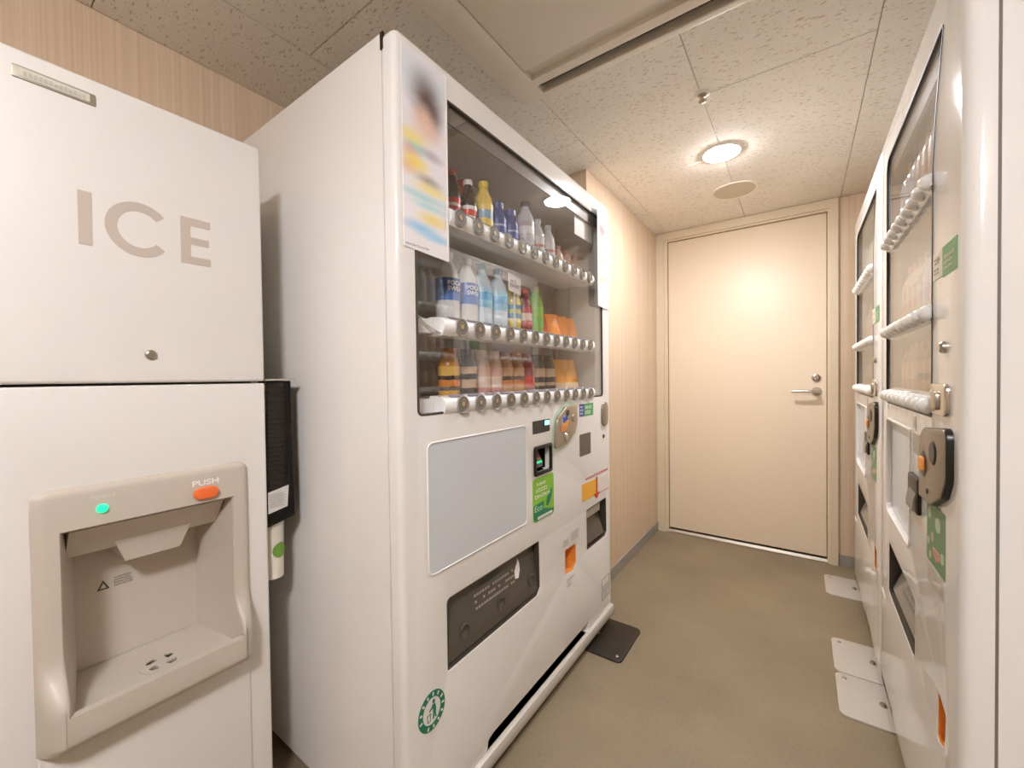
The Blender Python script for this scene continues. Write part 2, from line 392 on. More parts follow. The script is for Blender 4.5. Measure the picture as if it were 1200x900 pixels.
t_.l(t_.ramp(vv.outputs['Distance'], [(.25, 'c2b59b'), (.45, 'dbd0ba')]), t_.b.inputs['Base Color'])
g_.build('grille', gm, sp)
sk = thing('sprinkler_head', 'small round sprinkler head on a white ceiling plate', 'sprinkler', (-.282, 1.57, ZC - .006))
MB().lathe([(0, -.004), (.02, -.004), (.026, -.001), (.026, .002)], seg=28).build('cover_plate', CEILW, sk)
MB().lathe([(0, -.03), (.007, -.03), (.013, -.027), (.013, -.024), (.006, -.022), (.006, -.012), (.013, -.010), (.015, -.004)], seg=20).build('nozzle', STEEL, sk)

ac = thing('air_conditioner', 'cream ceiling cassette air conditioner with a dark outlet slot', 'air conditioner', (-.805, .275, ZC - .008))
AW = .95
o_ = rrect(0, AW, 0, AW, .035, 6)
dn = lambda u, v, d: (u, v, d)
slots = [rpoly([(.10, .884), (AW - .10, .884), (AW - .10, .922), (.10, .922)], .008, 4), rpoly([(.10, .032), (AW - .10, .032), (AW - .10, .062), (.10, .062)], .008, 4)]
inner = rrect(.098, AW - .098, .148, .852, .004, 2)
MB().plate(o_, slots + [inner], -.030, .004, bev=.012, hb=.004, mp=dn).build('fascia', CEILW, ac)
MB().plate(rrect(.101, AW - .101, .196, .804, .004, 2), (), -.030, -.014, bev=.003, mp=dn).build('intake_panel', CEILW, ac)
rc = MB()
for a, b in ((.148, .196), (.804, .852)): rc.prism([(0, 0)], 0, 0) if False else rc.box(.099, AW - .099, a, b, -.012, -.006)
rc.box(.099, AW - .099, .2, .8, -.012, -.006); rc.build('intake_recess', CEILW, ac)
for lo in (.886, .032):
    s_ = MB(); s_.pocket(.1, AW - .1, lo, lo + .03, 0, 1) if False else s_.box(.1, AW - .1, lo, lo + .03, -.004, .002); s_.build('outlet_slot', BLACK, ac)
    lv = MB(); z0 = -.020
    lv.add([(.106, lo + .004, z0 - .004), (AW - .106, lo + .004, z0 - .004), (AW - .106, lo + .018, z0 + .004), (.106, lo + .018, z0 + .004),
            (.106, lo + .004, z0 - .002), (AW - .106, lo + .004, z0 - .002), (AW - .106, lo + .018, z0 + .006), (.106, lo + .018, z0 + .006)],
           [(0, 1, 2, 3), (7, 6, 5, 4), (0, 4, 5, 1), (1, 5, 6, 2), (2, 6, 7, 3), (3, 7, 4, 0)])
    lv.build('louver', mat('louver_dark', '2b2620', .5), ac)

# ------------------------------------------------------------------ ice dispenser (front faces +x)
IX, IY0, IW, IH, ID = -1.07, .040, .426, 1.648, .44
ice = thing('ice_dispenser', 'tall white ice dispenser cabinet with grey ICE lettering', 'ice machine', (IX, IY0, 0), PI / 2)
U = lambda y: y - IY0
b_ = MB()
for q in ((.003, .02, .03, ID, .04, IH - .004), (IW - .02, IW - .003, .03, ID, .04, IH - .004), (.02, IW - .02, .03, ID, IH - .02, IH - .004), (.02, IW - .02, .03, ID, .04, .06), (.02, IW - .02, .14, ID, .06, IH - .02)): b_.box(*q)
b_.build('cabinet', ICEW, ice)
MB().plate(rrect(0, IW, 1.085, IH, .006, 3), (), 0, .029, bev=.006).build('upper_door', ICEW, ice)
hole = rrect(U(.100), U(.410), .46, .88, .01, 3)
MB().plate(rrect(0, IW, .04, 1.080, .004, 2), [hole], 0, .029, bev=.005).build('lower_panel', ICEW, ice)
for fx in (.05, IW - .05):
    for fy in (.08, ID - .06):
        MB().lathe([(0, 0), (.022, 0), (.022, .008), (.010, .012), (.010, .045), (0, .045)], (fx, fy, 0), 16).build('foot', STEEL, ice)
MB().plate(rrect(U(.089), U(.419), .06, .450, .01, 3), (), -.004, .001, bev=.003).build('kick_panel', ICEW, ice)
# moulded surround: a plate with the mouth cut out, its lower edge swelling into a lip
def lipf(v):
    if v > .60: return .012
    if v > .522:
        t = (v - .522) / .078; t = t * t * (3 - 2 * t); return .058 + (.012 - .058) * t
    return .058
bz = MB()
# side profile (d, v) of the outer surface from the top downwards
prof = []
for k in range(5): th = PI / 2 * k / 4; prof.append((-.012 * math.sin(th), .899 - .014 * (1 - math.cos(th))))
for v in (.86, .80, .74, .70, .66, .64, .62, .60, .585, .57, .555, .545, .535, .526, .52): prof.append((-lipf(v), v))
for k in range(1, 9): th = PI / 2 * k / 8; prof.append((-.058 + .004 * (1 - math.cos(th)), .515 - .05 * math.sin(th)))
for d, v in ((-.05, .457), (-.042, .452), (-.03, .448), (-.015, .445), (-.001, .444)): prof.append((d, v))
y0b, y1b, hy0, hy1, htop, hbot = U(.087), U(.421), U(.120), U(.390), .824, .516
# columns across the width with rounded vertical edges
cols = []
for k in range(5): th = PI / 2 * k / 4; cols.append((y0b + .016 * (1 - math.cos(PI / 2 - th)) if False else y0b + .016 * (1 - math.cos(th)), math.sin(th)))
inner_cols = [hy0 - .004, hy0, hy0 + .03, (hy0 + hy1) / 2, hy1 - .03, hy1, hy1 + .004]
colsR = [(y1b - .016 * (1 - math.cos(PI / 2 * k / 4)), math.sin(PI / 2 * k / 4)) for k in range(4, -1, -1)]
cc = cols + [(c, 1.0) for c in inner_cols] + colsR
rows = [(max(d, -.2), v) for d, v in prof]
# make sure that the mouth edges fall on rows
def at_v(v):
    for (d0, v0), (d1, v1) in zip(rows, rows[1:]):
        if v0 >= v >= v1: return d0 + (d1 - d0) * (v0 - v) / max(1e-9, v0 - v1)
    return 0
rows = sorted(set(rows + [(at_v(htop), htop), (at_v(hbot), hbot)]), key=lambda r: -r[1])
V = []; idx = {}
rcorner = .02
for j, (d, v) in enumerate(rows):
    for i, (u, k) in enumerate(cc):
        uu = u
        dd = d * k
        if i < 5: uu = y0b + (u - y0b) * (1 + .9 * max(0, -d - .012) / .046)
        if i >= len(cc) - 5: uu = y1b - (y1b - u) * (1 + .9 * max(0, -d - .012) / .046)
        # rounded corners at top and bottom of the surround, and plan rounding of the lip
        if v > .899 - rcorner:
            s = (v - (.899 - rcorner)) / rcorner; sh = rcorner * (1 - math.sqrt(max(0, 1 - s * s)))
            uu = y0b + sh + (u - y0b) * (y1b - y0b - 2 * sh) / (y1b - y0b) if (i < 5 or i >= len(cc) - 5) else u
        idx[(i, j)] = len(V); V.append((uu, dd, v))
F = []
ih0, ih1 = 5 + 1, 5 + 5
jt = [j for j, r in enumerate(rows) if abs(r[1] - htop) < 1e-6][0]; jb = [j for j, r in enumerate(rows) if abs(r[1] - hbot) < 1e-6][0]
for j in range(len(rows) - 1):
    for i in range(len(cc) - 1):
        if ih0 <= i < ih1 and jt <= j < jb: continue
        F.append((idx[(i, j)], idx[(i + 1, j)], idx[(i + 1, j + 1)], idx[(i, j + 1)]))
bz.add(V, F)
# the mouth: cove at the top, back wall sloping, tray at the bottom
BD = .125; TZ = .500
ring = [(hy0, -.001)]
def mouth(u, d, v): bz.v.append((u, d, v)); return len(bz.v) - 1
# left/right edge chains along the opening rows jt..jb
Lc = [idx[(ih0, j)] for j in range(jt, jb + 1)]; Rc = [idx[(ih1, j)] for j in range(jt, jb + 1)]
Tc = [idx[(i, jt)] for i in range(ih0, ih1 + 1)]; Bc = [idx[(i, jb)] for i in range(ih0, ih1 + 1)]
def inner_pt(i):
    u, d, v = bz.v[i]
    t = 0 if v >= htop - 1e-6 else 1
    uu = min(max(u, hy0 + .014), hy1 - .014)
    vv = TZ if v <= hbot + 1e-6 else v
    if v >= htop - 1e-6: vv = htop - .012
    return uu, vv
loop = Tc + Rc[1:] + list(reversed(Bc))[1:] + list(reversed(Lc))[1:-1]
n = len(loop)
rim, mid, bk = [], [], []
for i in loop:
    u, d0, v = bz.v[i]; low = v <= hbot + 1e-6; topp = v >= htop - 1e-6
    uu = min(max(u, hy0 + .003), hy1 - .003); vv = v - .003 if topp else v
    rim.append(mouth(uu if not low else min(max(u, hy0 + .006), hy1 - .006), d0 + (.014 if low else .004), vv if not low else hbot + .001))
    um = min(max(uu, hy0 + .010), hy1 - .010)
    mid.append(mouth(um if low else uu, d0 + (.026 if low else .010), TZ + .001 if low else max(vv, TZ + .002)))
    bk.append(mouth(min(max(uu, hy0 + .034), hy1 - .034), BD, TZ + .002 if low else max(vv, TZ + .004)))
tlow = lambda i: bz.v[loop[i]][2] <= hbot + 1e-6
for a, b in ((loop, rim), (rim, mid), (mid, bk)):
    for i in range(n):
        if a is mid and tlow(i) and tlow((i + 1) % n): continue      # the drip tray is a part of its own
        bz.f.append((a[i], a[(i + 1) % n], b[(i + 1) % n], b[i])); bz.m.append(0)
bz.f.append(tuple(bk)); bz.m += [0] * (len(bz.f) - len(bz.m))
bez = bz.build('dispenser_surround', BEZ, ice, recalc=True, ang=50)
# cove and chute under the top of the mouth
ch = MB(); ch.prism([(.0, htop - .006), (.123, htop - .006), (.123, .738), (.055, .757), (.012, htop - .010)], hy0 + .014, hy1 - .014)
cu = U(.262)
ch.add([(cu - .062, .045, .77), (cu + .062, .045, .77), (cu + .062, .113, .75), (cu - .062, .113, .75),
        (cu - .045, .055, .722), (cu + .045, .055, .722), (cu + .045, .113, .716), (cu - .045, .113, .716)],
       [(0, 1, 5, 4), (1, 2, 6, 5), (2, 3, 7, 6), (3, 0, 4, 7), (4, 5, 6, 7)])
ch.build('ice_chute', BEZ, bez)
dc = (U(.262), .022)
hz = lambda u, v, d: (u, v, TZ + .0015 - d)
MB().plate([(hy0 + .010, -.032), (hy1 - .010, -.032), (hy1 - .034, BD), (hy0 + .034, BD)], [ell(dc[0], dc[1], .0365, n=32)], 0, .004, mp=hz).build('drip_tray', BEZ, ice)
sump = MB().lathe([(.0375, TZ - .002), (.0375, TZ - .050), (0, TZ - .050)], (dc[0], dc[1], 0), 32).build('drain_sump', BEZ, ice, recalc=False)
ring_ = lambda a0: [(dc[0] + r * math.cos(a0 + q), dc[1] + r * math.sin(a0 + q)) for r, q in ((.012, -.5), (.025, -.42), (.028, 0), (.025, .42), (.018, .3), (.014, 0))]
MB().plate(ell(dc[0], dc[1], .0362, n=32), [ring_(PI / 4 + q * PI / 2) for q in range(4)], -.001, .002, mp=hz).build('drain_grille', BEZ, ice)
cl = MB(); d_ = BD - .0006
cl.add([(U(.185), d_, .652), (U(.205), d_, .652), (U(.195), d_, .672)], [(0, 1, 2)], 0); cl.add([(U(.190), d_ - .0003, .655), (U(.200), d_ - .0003, .655), (U(.195), d_ - .0003, .666)], [(0, 1, 2)], 1)
print_lines(cl, U(.212), U(.245), .652, .674, 4, d_, 0, .003, 3); cl.build('caution_label', [PRINTD, BEZ], ice, recalc=False)
tag(MB().lathe([(0, -.019), (.005, -.0188), (.0075, -.016), (.0085, -.012), (.0085, -.010)], (U(.1745), 0, .853), 20, axis='y').build('power_lamp', LED, ice), 'lit green lamp')
tag(MB().plate(rrect(U(.313), U(.358), .832, .857, .0122, 6), (), -.021, -.010, bev=.003).build('push_button', PUSH, ice), 'orange button')
lettering('button_lettering', 'PUSH', U(.312), .861, .0125, -.0125, PRINTW, ice, width=.048, bold=.02)
lettering('lamp_lettering', 'POWER', U(.160), .872, .007, -.0125, mat('print_pale', 'ddd4c8', .5), ice, width=.034)
# raised letters I C E
lt = MB(); z0, z1 = 1.339, 1.437; d0 = -.0008
lt.plate([(U(.1555), z0), (U(.1735), z0), (U(.1735), z1), (U(.1555), z1)], (), d0, .0005)
cx, cz, rx, rz, st = U(.2405), 1.388, .0505, .053, .0175
arc = [math.radians(40 + (320 - 40) * k / 28) for k in range(29)]
lt.plate([(cx + rx * math.cos(a), cz + rz * math.sin(a)) for a in arc] + [(cx + (rx - st) * math.cos(a), cz + (rz - st) * math.sin(a)) for a in reversed(arc)], (), d0, .0005)
e0, e1 = U(.306), U(.359); hh = z1 - z0
lt.plate([(e0, z0), (e1, z0), (e1, z0 + .016), (e0 + .017, z0 + .016), (e0 + .017, z0 + .042), (e1 - .003, z0 + .042), (e1 - .003, z0 + .057), (e0 + .017, z0 + .057), (e0 + .017, z1 - .016), (e1, z1 - .016), (e1, z1), (e0, z1)], (), d0, .0005)
tag(lt.build('lettering', ICETXT, ice), 'grey ICE lettering')
lo = MB(); lo.lathe([(0, -.006), (.006, -.006), (.009, -.004), (.010, -.001), (.010, .003)], (U(.2525), 0, 1.141), 24, axis='y'); lo.build('key_lock', STEEL, ice)
npl = MB(); npl.plate(rrect(U(.083), U(.183), 1.598, 1.6195, .002, 2), (), -.002, .001, bev=.001)
npl.plate(rrect(U(.091), U(.175), 1.602, 1.6165, .001, 1), (), -.0026, -.001, m=1)
R = random.Random(5)
for k in range(13): 
    u = U(.096) + k * .0058
    npl.box(u, u + .0042, -.0031, -.0026, 1.6045, 1.6095 + R.random() * .003, 2)
npl.build('nameplate', [mat('plate_metal', 'b8b2a2', .3, .7), mat('plate_face', 'e8e6da', .2, .3), mat('plate_print', 'b4ae9c', .5)], ice)

# cup dispenser hanging on the side of the ice machine
cupd = thing('cup_dispenser', 'black smoked plastic paper cup dispenser beside the ice machine', 'cup dispenser', (-1.078, .4685, .70), PI / 2)
MB().plate([(0, .02), (.069, .035), (.064, .385), (0, .385)], (), 0, .10, bev=.004).build('case', SMOKE, cupd)
MB().plate([(.001, .03), (.067, .045), (.063, .384), (.001, .384)], (), .072, .099).build('back_plate', BLACK, cupd)
MB().box(-.0, .071, -.006, .102, .386, .390).build('top_cover', mat('grey_cover', 'b5aca0', .4), cupd)
MB().box(.056, .063, .001, .008, .05, .384).build('corner_strip', BLACK, cupd)
stk = MB()
for k in range(26): stk.lathe([(.028, .075 + k * .0118), (.0295, .078 + k * .0118), (.0285, .083 + k * .0118), (.0275, .0855 + k * .0118)], (.031, .036, 0), 24)
stk.build('cup_stack', mat('cup_paper', 'e6dfd2', .6), cupd)
lbm = MB(); flat(lbm, [(.002, .055), (.048, .064), (.052, .118), (.002, .108)], -.0012); lbm.build('paper_label', mat('label_paper', 'cfcdc8', .7), cupd)
lbp = MB(); print_lines(lbp, .005, .046, .068, .104, 6, -.0016, 0, .004, 8); lbp.build('label_print', PRINTG, cupd, recalc=False)
cup = thing('paper_cup', 'white paper cup with a green leaf mark hanging from the cup dispenser', 'cup', (-1.114, .4945, .582), PI / 2)
MB().lathe([(0, .002), (.0235, .002), (.0235, 0), (.0245, 0), (.0265, .138), (.0275, .140), (.0265, .142), (.0255, .14), (.0235, .006), (0, .006)], seg=32).build('cup_wall', mat('cup_paper', 'e6dfd2', .6), cup)
lf = MB()
pts = []
for k in range(24):
    a = 2 * PI * k / 24; x = .019 * math.cos(a); z = .072 + .019 * math.sin(a); r = .0276; pts.append((r * math.sin(x / r + .25), -r * math.cos(x / r + .25), z))
lf.add([(.0276 * math.sin(.25), -.0276 * math.cos(.25), .072)] + pts, [(0, k + 1, (k + 1) % 24 + 1) for k in range(24)])
lf.build('leaf_mark', mat('leaf_green', '6f9a3a', .6), cup, recalc=False)

# ------------------------------------------------------------------ vending machines
RAIL_PROF = [(.004, 0), (.0, .006), (-.004, .012), (-.006, .022), (-.004, .033), (.002, .040), (.014, .044), (.045, .046), (.05, .044), (.05, .0)]
def button_mesh(name, dome=False):
    b = MB()
    if dome:
        b.lathe([(0, -.016), (.006, -.0155), (.012, -.012), (.0165, -.005), (.018, .002)], (0, 0, 0), 20, 0, 'y')
        return b.mesh(name, [mat('button_clear', 'efece6', .12, coat=1)], ang=60)
    b.lathe([(.0185, -.0015), (.0205, -.003), (.0215, -.002), (.022, .002)], (0, 0, 0), 24, 0, 'y')
    b.lathe([(0, -.0015), (.0155, -.0012), (.0155, -.0018), (.0168, -.0022), (.0185, -.0015)], (0, 0, 0), 24, 1, 'y')
    b.lathe([(.0125, -.0021), (.0138, -.0025), (.0145, -.0021)], (0, 0, 0), 24, 0, 'y')
    b.add([(.0 + .0065 * math.cos(a), -.0027, .002 + .0065 * math.sin(a)) for a in [2 * PI * k / 8 for k in range(8)]], [tuple(range(8))], 2)
    return b.mesh(name, [mat('button_ring', 'a09a90', .4), mat('button_face', '767067', .35), mat('button_mark', 'c2a070', .4)], ang=50)
BTN = button_mesh('button'); BTN_D = button_mesh('button', True)
tagm = MB(); tagm.plate(rrect(-.026, .026, 0, .010, .003, 2), (), 0, .0012); PT = tagm.mesh('price_tag', mat('tag_dark', '7d7581', .5))
tagw = MB(); print_lines(tagw, -.022, .022, .002, .009, 1, -.0004, 0, .004, 4); PTW = tagw.mesh('tag_print', PRINTW, recalc=False)

def cabinet(root, W, H, D, base, d0=.04):
    c = MB(); t = .02
    c.box(0, t, d0, D, base, H); c.box(W - t, W, d0, D, base, H); c.box(t, W - t, d0, D, H - t, H); c.box(t, W - t, d0, D, base, base + t); c.box(t, W - t, D - t, D, base + t, H - t)
    c.build('cabinet', WHITE, root)
    s = MB(); s.box(.004, W - .004, .0365, d0 - .0005 + .004, base + .004, base + .02); s.box(.004, .02, .0365, d0 + .002, base, H - .004); s.box(W - .02, W - .004, .0365, d0 + .002, base, H - .004); s.box(.004, W - .004, .0365, d0 + .002, H - .02, H - .004)
    s.build('door_gasket', mat('gasket_grey', '7d7469', .7), root)
def liner(root, u0, u1, v0, v1, d1=.25):
    MB().pocket(u0 - .012, u1 + .012, .036, d1, v0 - .012, v1 + .012).build('display_liner', LINER, root, recalc=False)
def rail(root, u0, u1, v, btn_u, bmesh_, bv, tags=True, deep=.05, sh=None, name='product_rail', shelf=True, d_off=-.003):
    r = MB(); pf = [(min(d, deep) + d_off, v + z) for d, z in RAIL_PROF]; r.prism(pf, u0, u1)
    if shelf: r.box((sh or (u0 + .002,))[0], (sh or (0, u1 - .002))[1], deep + d_off - .005, .20, v + .024, v + .028)
    ro = r.build(name, RAIL, root, ang=40)
    for i, u in enumerate(btn_u):
        b = obj('button', bmesh_, ro, (u, d_off - .0055, bv))
        if tags:
            p = obj('price_tag', PT, ro, (u - .010, d_off + .001, v + .0425)); p.rotation_euler = (-math.radians(58), 0, 0)
    return ro
def foot_plate(root, u0, u1, d0, d1, m):
    f = MB().plate(rrect(u0, u1, d0, d1, .022, 5), (), .006, .0005, bev=.002, mp=lambda u, v, d: (u, v, d)).build('foot_plate', m, root)
    MB().lathe([(0, .014), (.007, .014), (.008, .012), (.008, .0065), (.011, .006)], ((u0 + u1) / 2, d1 - .10, 0), 12).build('anchor_bolt', STEEL, f)
    MB().lathe([(0, .0085), (.005, .0085), (.007, .006)], (u0 + .03, d0 + .025, 0), 10).build('screw', STEEL, f)
    return f
def levelling_feet(root, W, D, base):
    for fx in (.08, W - .08):
        for fy in (.10, D - .08):
            MB().lathe([(0, .0062), (.024, .0062), (.024, .014), (.012, .016), (.012, base + .005), (0, base + .005)], (fx, fy, 0), 14).build('levelling_foot', STEEL, root)

# ---- the wide machine on the left
MX, MY, MW, MH, MD, MBASE = -.695, .567, 1.165, 1.83, .745, .032
vm = thing('vending_machine', 'wide white drinks vending machine with a blurred poster, beside the ice dispenser', 'vending machine', (MX, MY, 0), PI / 2, 'vending machines')
Y = lambda y: y - MY
cabinet(vm, MW, MH - .002, MD, MBASE)
win = rpoly([(Y(.618), 1.002), (Y(1.655), 1.002), (Y(1.655), 1.757), (Y(.618), 1.757)], [.014, .016, .014, .014])
outl = rpoly([(Y(.70), .381), (Y(1.104), .384), (Y(1.124), .405), (Y(1.122), .555), (Y(.70), .555)], [.006, .01, .01, .006, .012])
coinc = rpoly([(Y(1.482), .397), (Y(1.66), .397), (Y(1.682), .412), (Y(1.678), .560), (Y(1.480), .556)], [.006, .008, .008, .006, .006])
orng = rpoly([(Y(1.299), .374), (Y(1.358), .366), (Y(1.385), .386), (Y(1.385), .458), (Y(1.299), .462)], [.005, .008, .008, .005, .005])
bills = rrect(Y(1.098), Y(1.203), .772, .861, .006, 3)
slot = rpoly([(Y(.845), .074), (Y(1.47), .074), (Y(1.49), .078), (Y(1.492), .106), (Y(.87), .106), (Y(.85), .10)], [0, 0, 0, .002, .006, .006])
MB().plate(rpoly([(0, MBASE + .006), (MW, MBASE + .006), (MW, MH), (0, MH)], [.004, .004, .02, .02]), [win, outl, coinc, orng, bills, slot, rrect(Y(1.60), Y(1.712), .0800, .0815, .0004, 1)], 0, .036, bev=.014, hb=.0025, seg=4).build('front_door', WHITE, vm, ang=40)
liner(vm, Y(.618), Y(1.655), 1.002, 1.757, .26)
MB().plate(inset(ccw(win), .003), (), .004, .0065).build('window_glass', GLASS, vm)
wg = MB().plate(win, [inset(ccw(win), .005)], -.0005, .006); wg.build('window_seal', mat('seal_dark', '4a4238', .6), vm)
MB().box(Y(.625), Y(1.648), .011, .0145, 1.712, 1.757).build('light_cover', mat('cover_grey', '857c72', .4), vm)
BU = [Y(.757 + .0686 * i) for i in range(12)]
for v, bv, nm in ((1.458, 1.4975, 1), (1.189, 1.2165, 2), (.998, 1.018, 3)):
    r_ = rail(vm, Y(.726 if nm == 1 else .697), Y(1.556), v, BU, BTN, v + .0225, tags=True, sh=(Y(.70), Y(1.64)))
    eb = MB(); eb.plate(rrect(Y(.645), Y(.696), v + .006, v + .04, .003, 2), (), .03, .12); eb.build('rail_bracket', RAIL, r_)
MB().tube([(Y(.622), .03, 1.245), (Y(.68), .014, 1.205), (Y(.698), .004, 1.196)], .0035, 8).build('stay_rod', RAIL, vm)
MB().box(Y(1.60), Y(1.618), .20, .215, 1.0, 1.75).build('shelf_upright', mat('upright_rose', 'b69a92', .5), vm)
MB().plate(rrect(Y(1.44), Y(1.60), 1.64, 1.735, .002, 1), (), .02, .021).build('price_card', PRINTW, vm)
# bottom lip and dark toe slot
MB().prism([(.0, .074), (-.010, .070), (-.013, .062), (-.013, .040), (-.010, MBASE), (.03, MBASE), (.03, .074)], .004, MW - .004).build('bottom_lip', mat('lip_grey', 'c9c1b5', .35), vm)
MB().pocket(Y(.845) - .005, Y(1.492) + .005, .030, .40, .070, .11).build('toe_slot', mat('lip_grey'), vm, recalc=False)
# large blank panel
pn = rpoly([(Y(.645), .634), (Y(1.05), .637), (Y(1.05), .936), (Y(.646), .936)], .014, 5)
MB().plate(inset(ccw(pn), -.004), [pn], -.0025, .001, bev=.002, hb=.001).build('panel_rim', mat('rim_white', 'f4f0ea', .2), vm)
MB().plate(pn, (), -.0006, .001).build('advert_panel', GREYP, vm)
# delivery opening with smoked flap
MB().pocket(Y(.70) - .006, Y(1.124) + .006, .034, .17, .376, .560).build('delivery_pocket', mat('pocket_dark', '2b2620', .6), vm, recalc=False)
fl = MB(); f0, f1 = Y(.704), Y(1.119)
fl.prism([(.010, .387), (.005, .40), (.007, .43), (.029, .552), (.036, .552), (.016, .43), (.016, .387)], f0, f1)
flo = fl.build('delivery_flap', DARK2, vm)
def flapd(v): return .007 + (v - .43) * (.022 / .122) - .0008
fp = MB()
for k in range(3):
    for j in range(9):
        v = .535 - k * .008; u = Y(.85) + j * .010; fp.add([(u, flapd(v), v), (u + .006, flapd(v), v), (u + .006, flapd(v + .005), v + .005), (u, flapd(v + .005), v + .005)], [(0, 1, 2, 3)], 1)
for r in range(3):
    v = .50 - r * .016
    for j in range(16):
        u = Y(.82) + j * .0115
        if R.random() < .85: fp.add([(u, flapd(v), v), (u + .009, flapd(v), v), (u + .009, flapd(v + .006), v + .006), (u, flapd(v + .006), v + .006)], [(0, 1, 2, 3)], 0)
hand = [(1.005, .475), (1.022, .472), (1.034, .492), (1.036, .512), (1.030, .528), (1.024, .514), (1.016, .508), (1.006, .496)]
fp.add([(Y(a), flapd(b), b) for a, b in hand], [tuple(range(len(hand)))], 2)
fp.build('flap_print', [PRINTG, BLACK, PRINTW], flo, recalc=False)
for uu in (.77, .925, 1.085): MB().lathe([(0, .002), (.012, .002), (.016, -.002), (.018, 0), (.019, .006)], (Y(uu), flapd(.44) - .001, .44), 20, 0, 'y').build('flap_knob', DARK, flo)
def lining(root, loop, m, name): MB().plate(inset(ccw(loop), -.0005), [inset(ccw(loop), .0022)], .0012, .040).build(name, m, root)
lining(vm, outl, DARK, 'delivery_frame'); lining(vm, coinc, DARK, 'collection_frame'); lining(vm, orng, ORANGE, 'change_frame')
# coin return on the right
MB().pocket(Y(1.478), Y(1.684), .034, .13, .392, .564).build('collection_pocket', mat('pocket_dark'), vm, recalc=False)
cf = MB().prism([(.012, .402), (.006, .412), (.010, .43), (.04, .52), (.046, .52), (.018, .43), (.018, .402)], Y(1.486), Y(1.66)).build('collection_flap', DARK2, vm)
tp = MB(); print_lines(tp, Y(1.50), Y(1.60), .455, .50, 4, .026, 0, .007, 12)
MB().prism([(.006, .52), (.004, .553), (.03, .553), (.03, .52)], Y(1.486), Y(1.62)).build('collection_hood', mat('hood_grey', 'a69d8f', .4), vm)
# orange change cup
MB().pocket(Y(1.297), Y(1.387), .002, .05, .364, .464, tap=.012).build('change_cup', ORANGE, vm, recalc=False)
MB().plate(rrect(Y(1.31), Y(1.345), .39, .45, .004, 2), (), .030, .034).build('change_flap', mat('clear_flap', 'c99a62', .15), vm)
for a in ((1.285, 1.335, .475, .50, 3, 21, .8), (1.345, 1.408, .478, .512, 4, 22, .8), (1.31, 1.37, .318, .352, 3, 23, .5)):
    print_lines(MB(), Y(a[0]), Y(a[1]), a[2], a[3], a[4], -.0005, 0, .006, a[5], a[6]).build('instruction_print', PRINTG, vm, recalc=False)
# display, coin plate, bill slot
dp = MB().plate(rrect(Y(1.09), Y(1.197), .905, .946, .002, 2), (), -.001, .002).build('price_display', mat('display_black', '3c3a34', .15), vm)
MB().plate(rrect(Y(1.165), Y(1.193), .927, .942, .002, 2), (), -.0016, -.001).build('display_digit', mat('display_green', '8ff0d8', .3, emit='70f0d0', estr=1.2), dp)
cp = rpoly([(Y(1.220), .842), (Y(1.30), .848), (Y(1.37), .880), (Y(1.388), .925), (Y(1.385), .982), (Y(1.30), .980), (Y(1.235), .945)], [.004, .03, .03, .03, .006, .03, .03])
gl = MB().plate(inset(ccw(cp), -.014), (), -.0010, .001).build('coin_rim', mat('mint_rim', 'cfe6cf', .4), vm)
cpo = MB().plate(cp, (), -.012, .001, bev=.004).build('coin_plate', mat('coin_metal', 'b9ad9c', .28, .75), vm)
MB().lathe([(0, -.014), (.024, -.014), (.028, -.012)], (Y(1.285), 0, .918), 24, 0, 'y').build('coin_dish', mat('dish_grey', 'd2ccc4', .25, .5), cpo)
MB().plate([(Y(1.258), .895), (Y(1.285), .903), (Y(1.304), .930), (Y(1.262), .920)], (), -.019, -.013).build('return_lever', ORANGE, cpo)
MB().plate([(Y(1.268), .927), (Y(1.300), .936), (Y(1.290), .951), (Y(1.272), .944)], (), -.0175, -.013).build('coin_slot_mark', BLUE, cpo)
MB().lathe([(0, -.0150), (.010, -.0150), (.012, -.012)], (Y(1.305), 0, .958), 18, 0, 'y').build('coin_slot', DARK, cpo)
MB().lathe([(0, -.0150), (.011, -.0150), (.014, -.012)], (Y(1.350), 0, .935), 18, 0, 'y').build('key_hole', STEEL, cpo)
MB().lathe([(0, -.0180), (.012, -.0170), (.016, -.012)], (Y(1.292), 0, .872), 18, 0, 'y').build('release_button', CHROME, cpo)
MB().pocket(Y(1.096), Y(1.205), .004, .06, .770, .863, tap=.006).build('bill_pocket', BLACK, vm, recalc=False)
MB().plate(rrect(Y(1.094), Y(1.207), .768, .865, .008, 3), [rrect(Y(1.104), Y(1.197), .778, .855, .006, 3)], -.006, .003, bev=.003).build('bill_bezel', BLACK, vm)
bl = MB().prism([(.020, .786), (.018, .80), (.038, .84), (.045, .84), (.045, .786)], Y(1.108), Y(1.18)).build('bill_slide', mat('slide_grey', '8b8478', .4), vm)
bp = MB(); 
for k, mm in enumerate((0, 1, 2)): 
    v = .822 - k * .0105; d = .018 + (v - .80) * .5 - .001
    bp.box(Y(1.114), Y(1.172), d - .0005, d + .001, v, v + .006, mm)
bp.build('bill_mark', [RED, ORANGE, LED], bl)
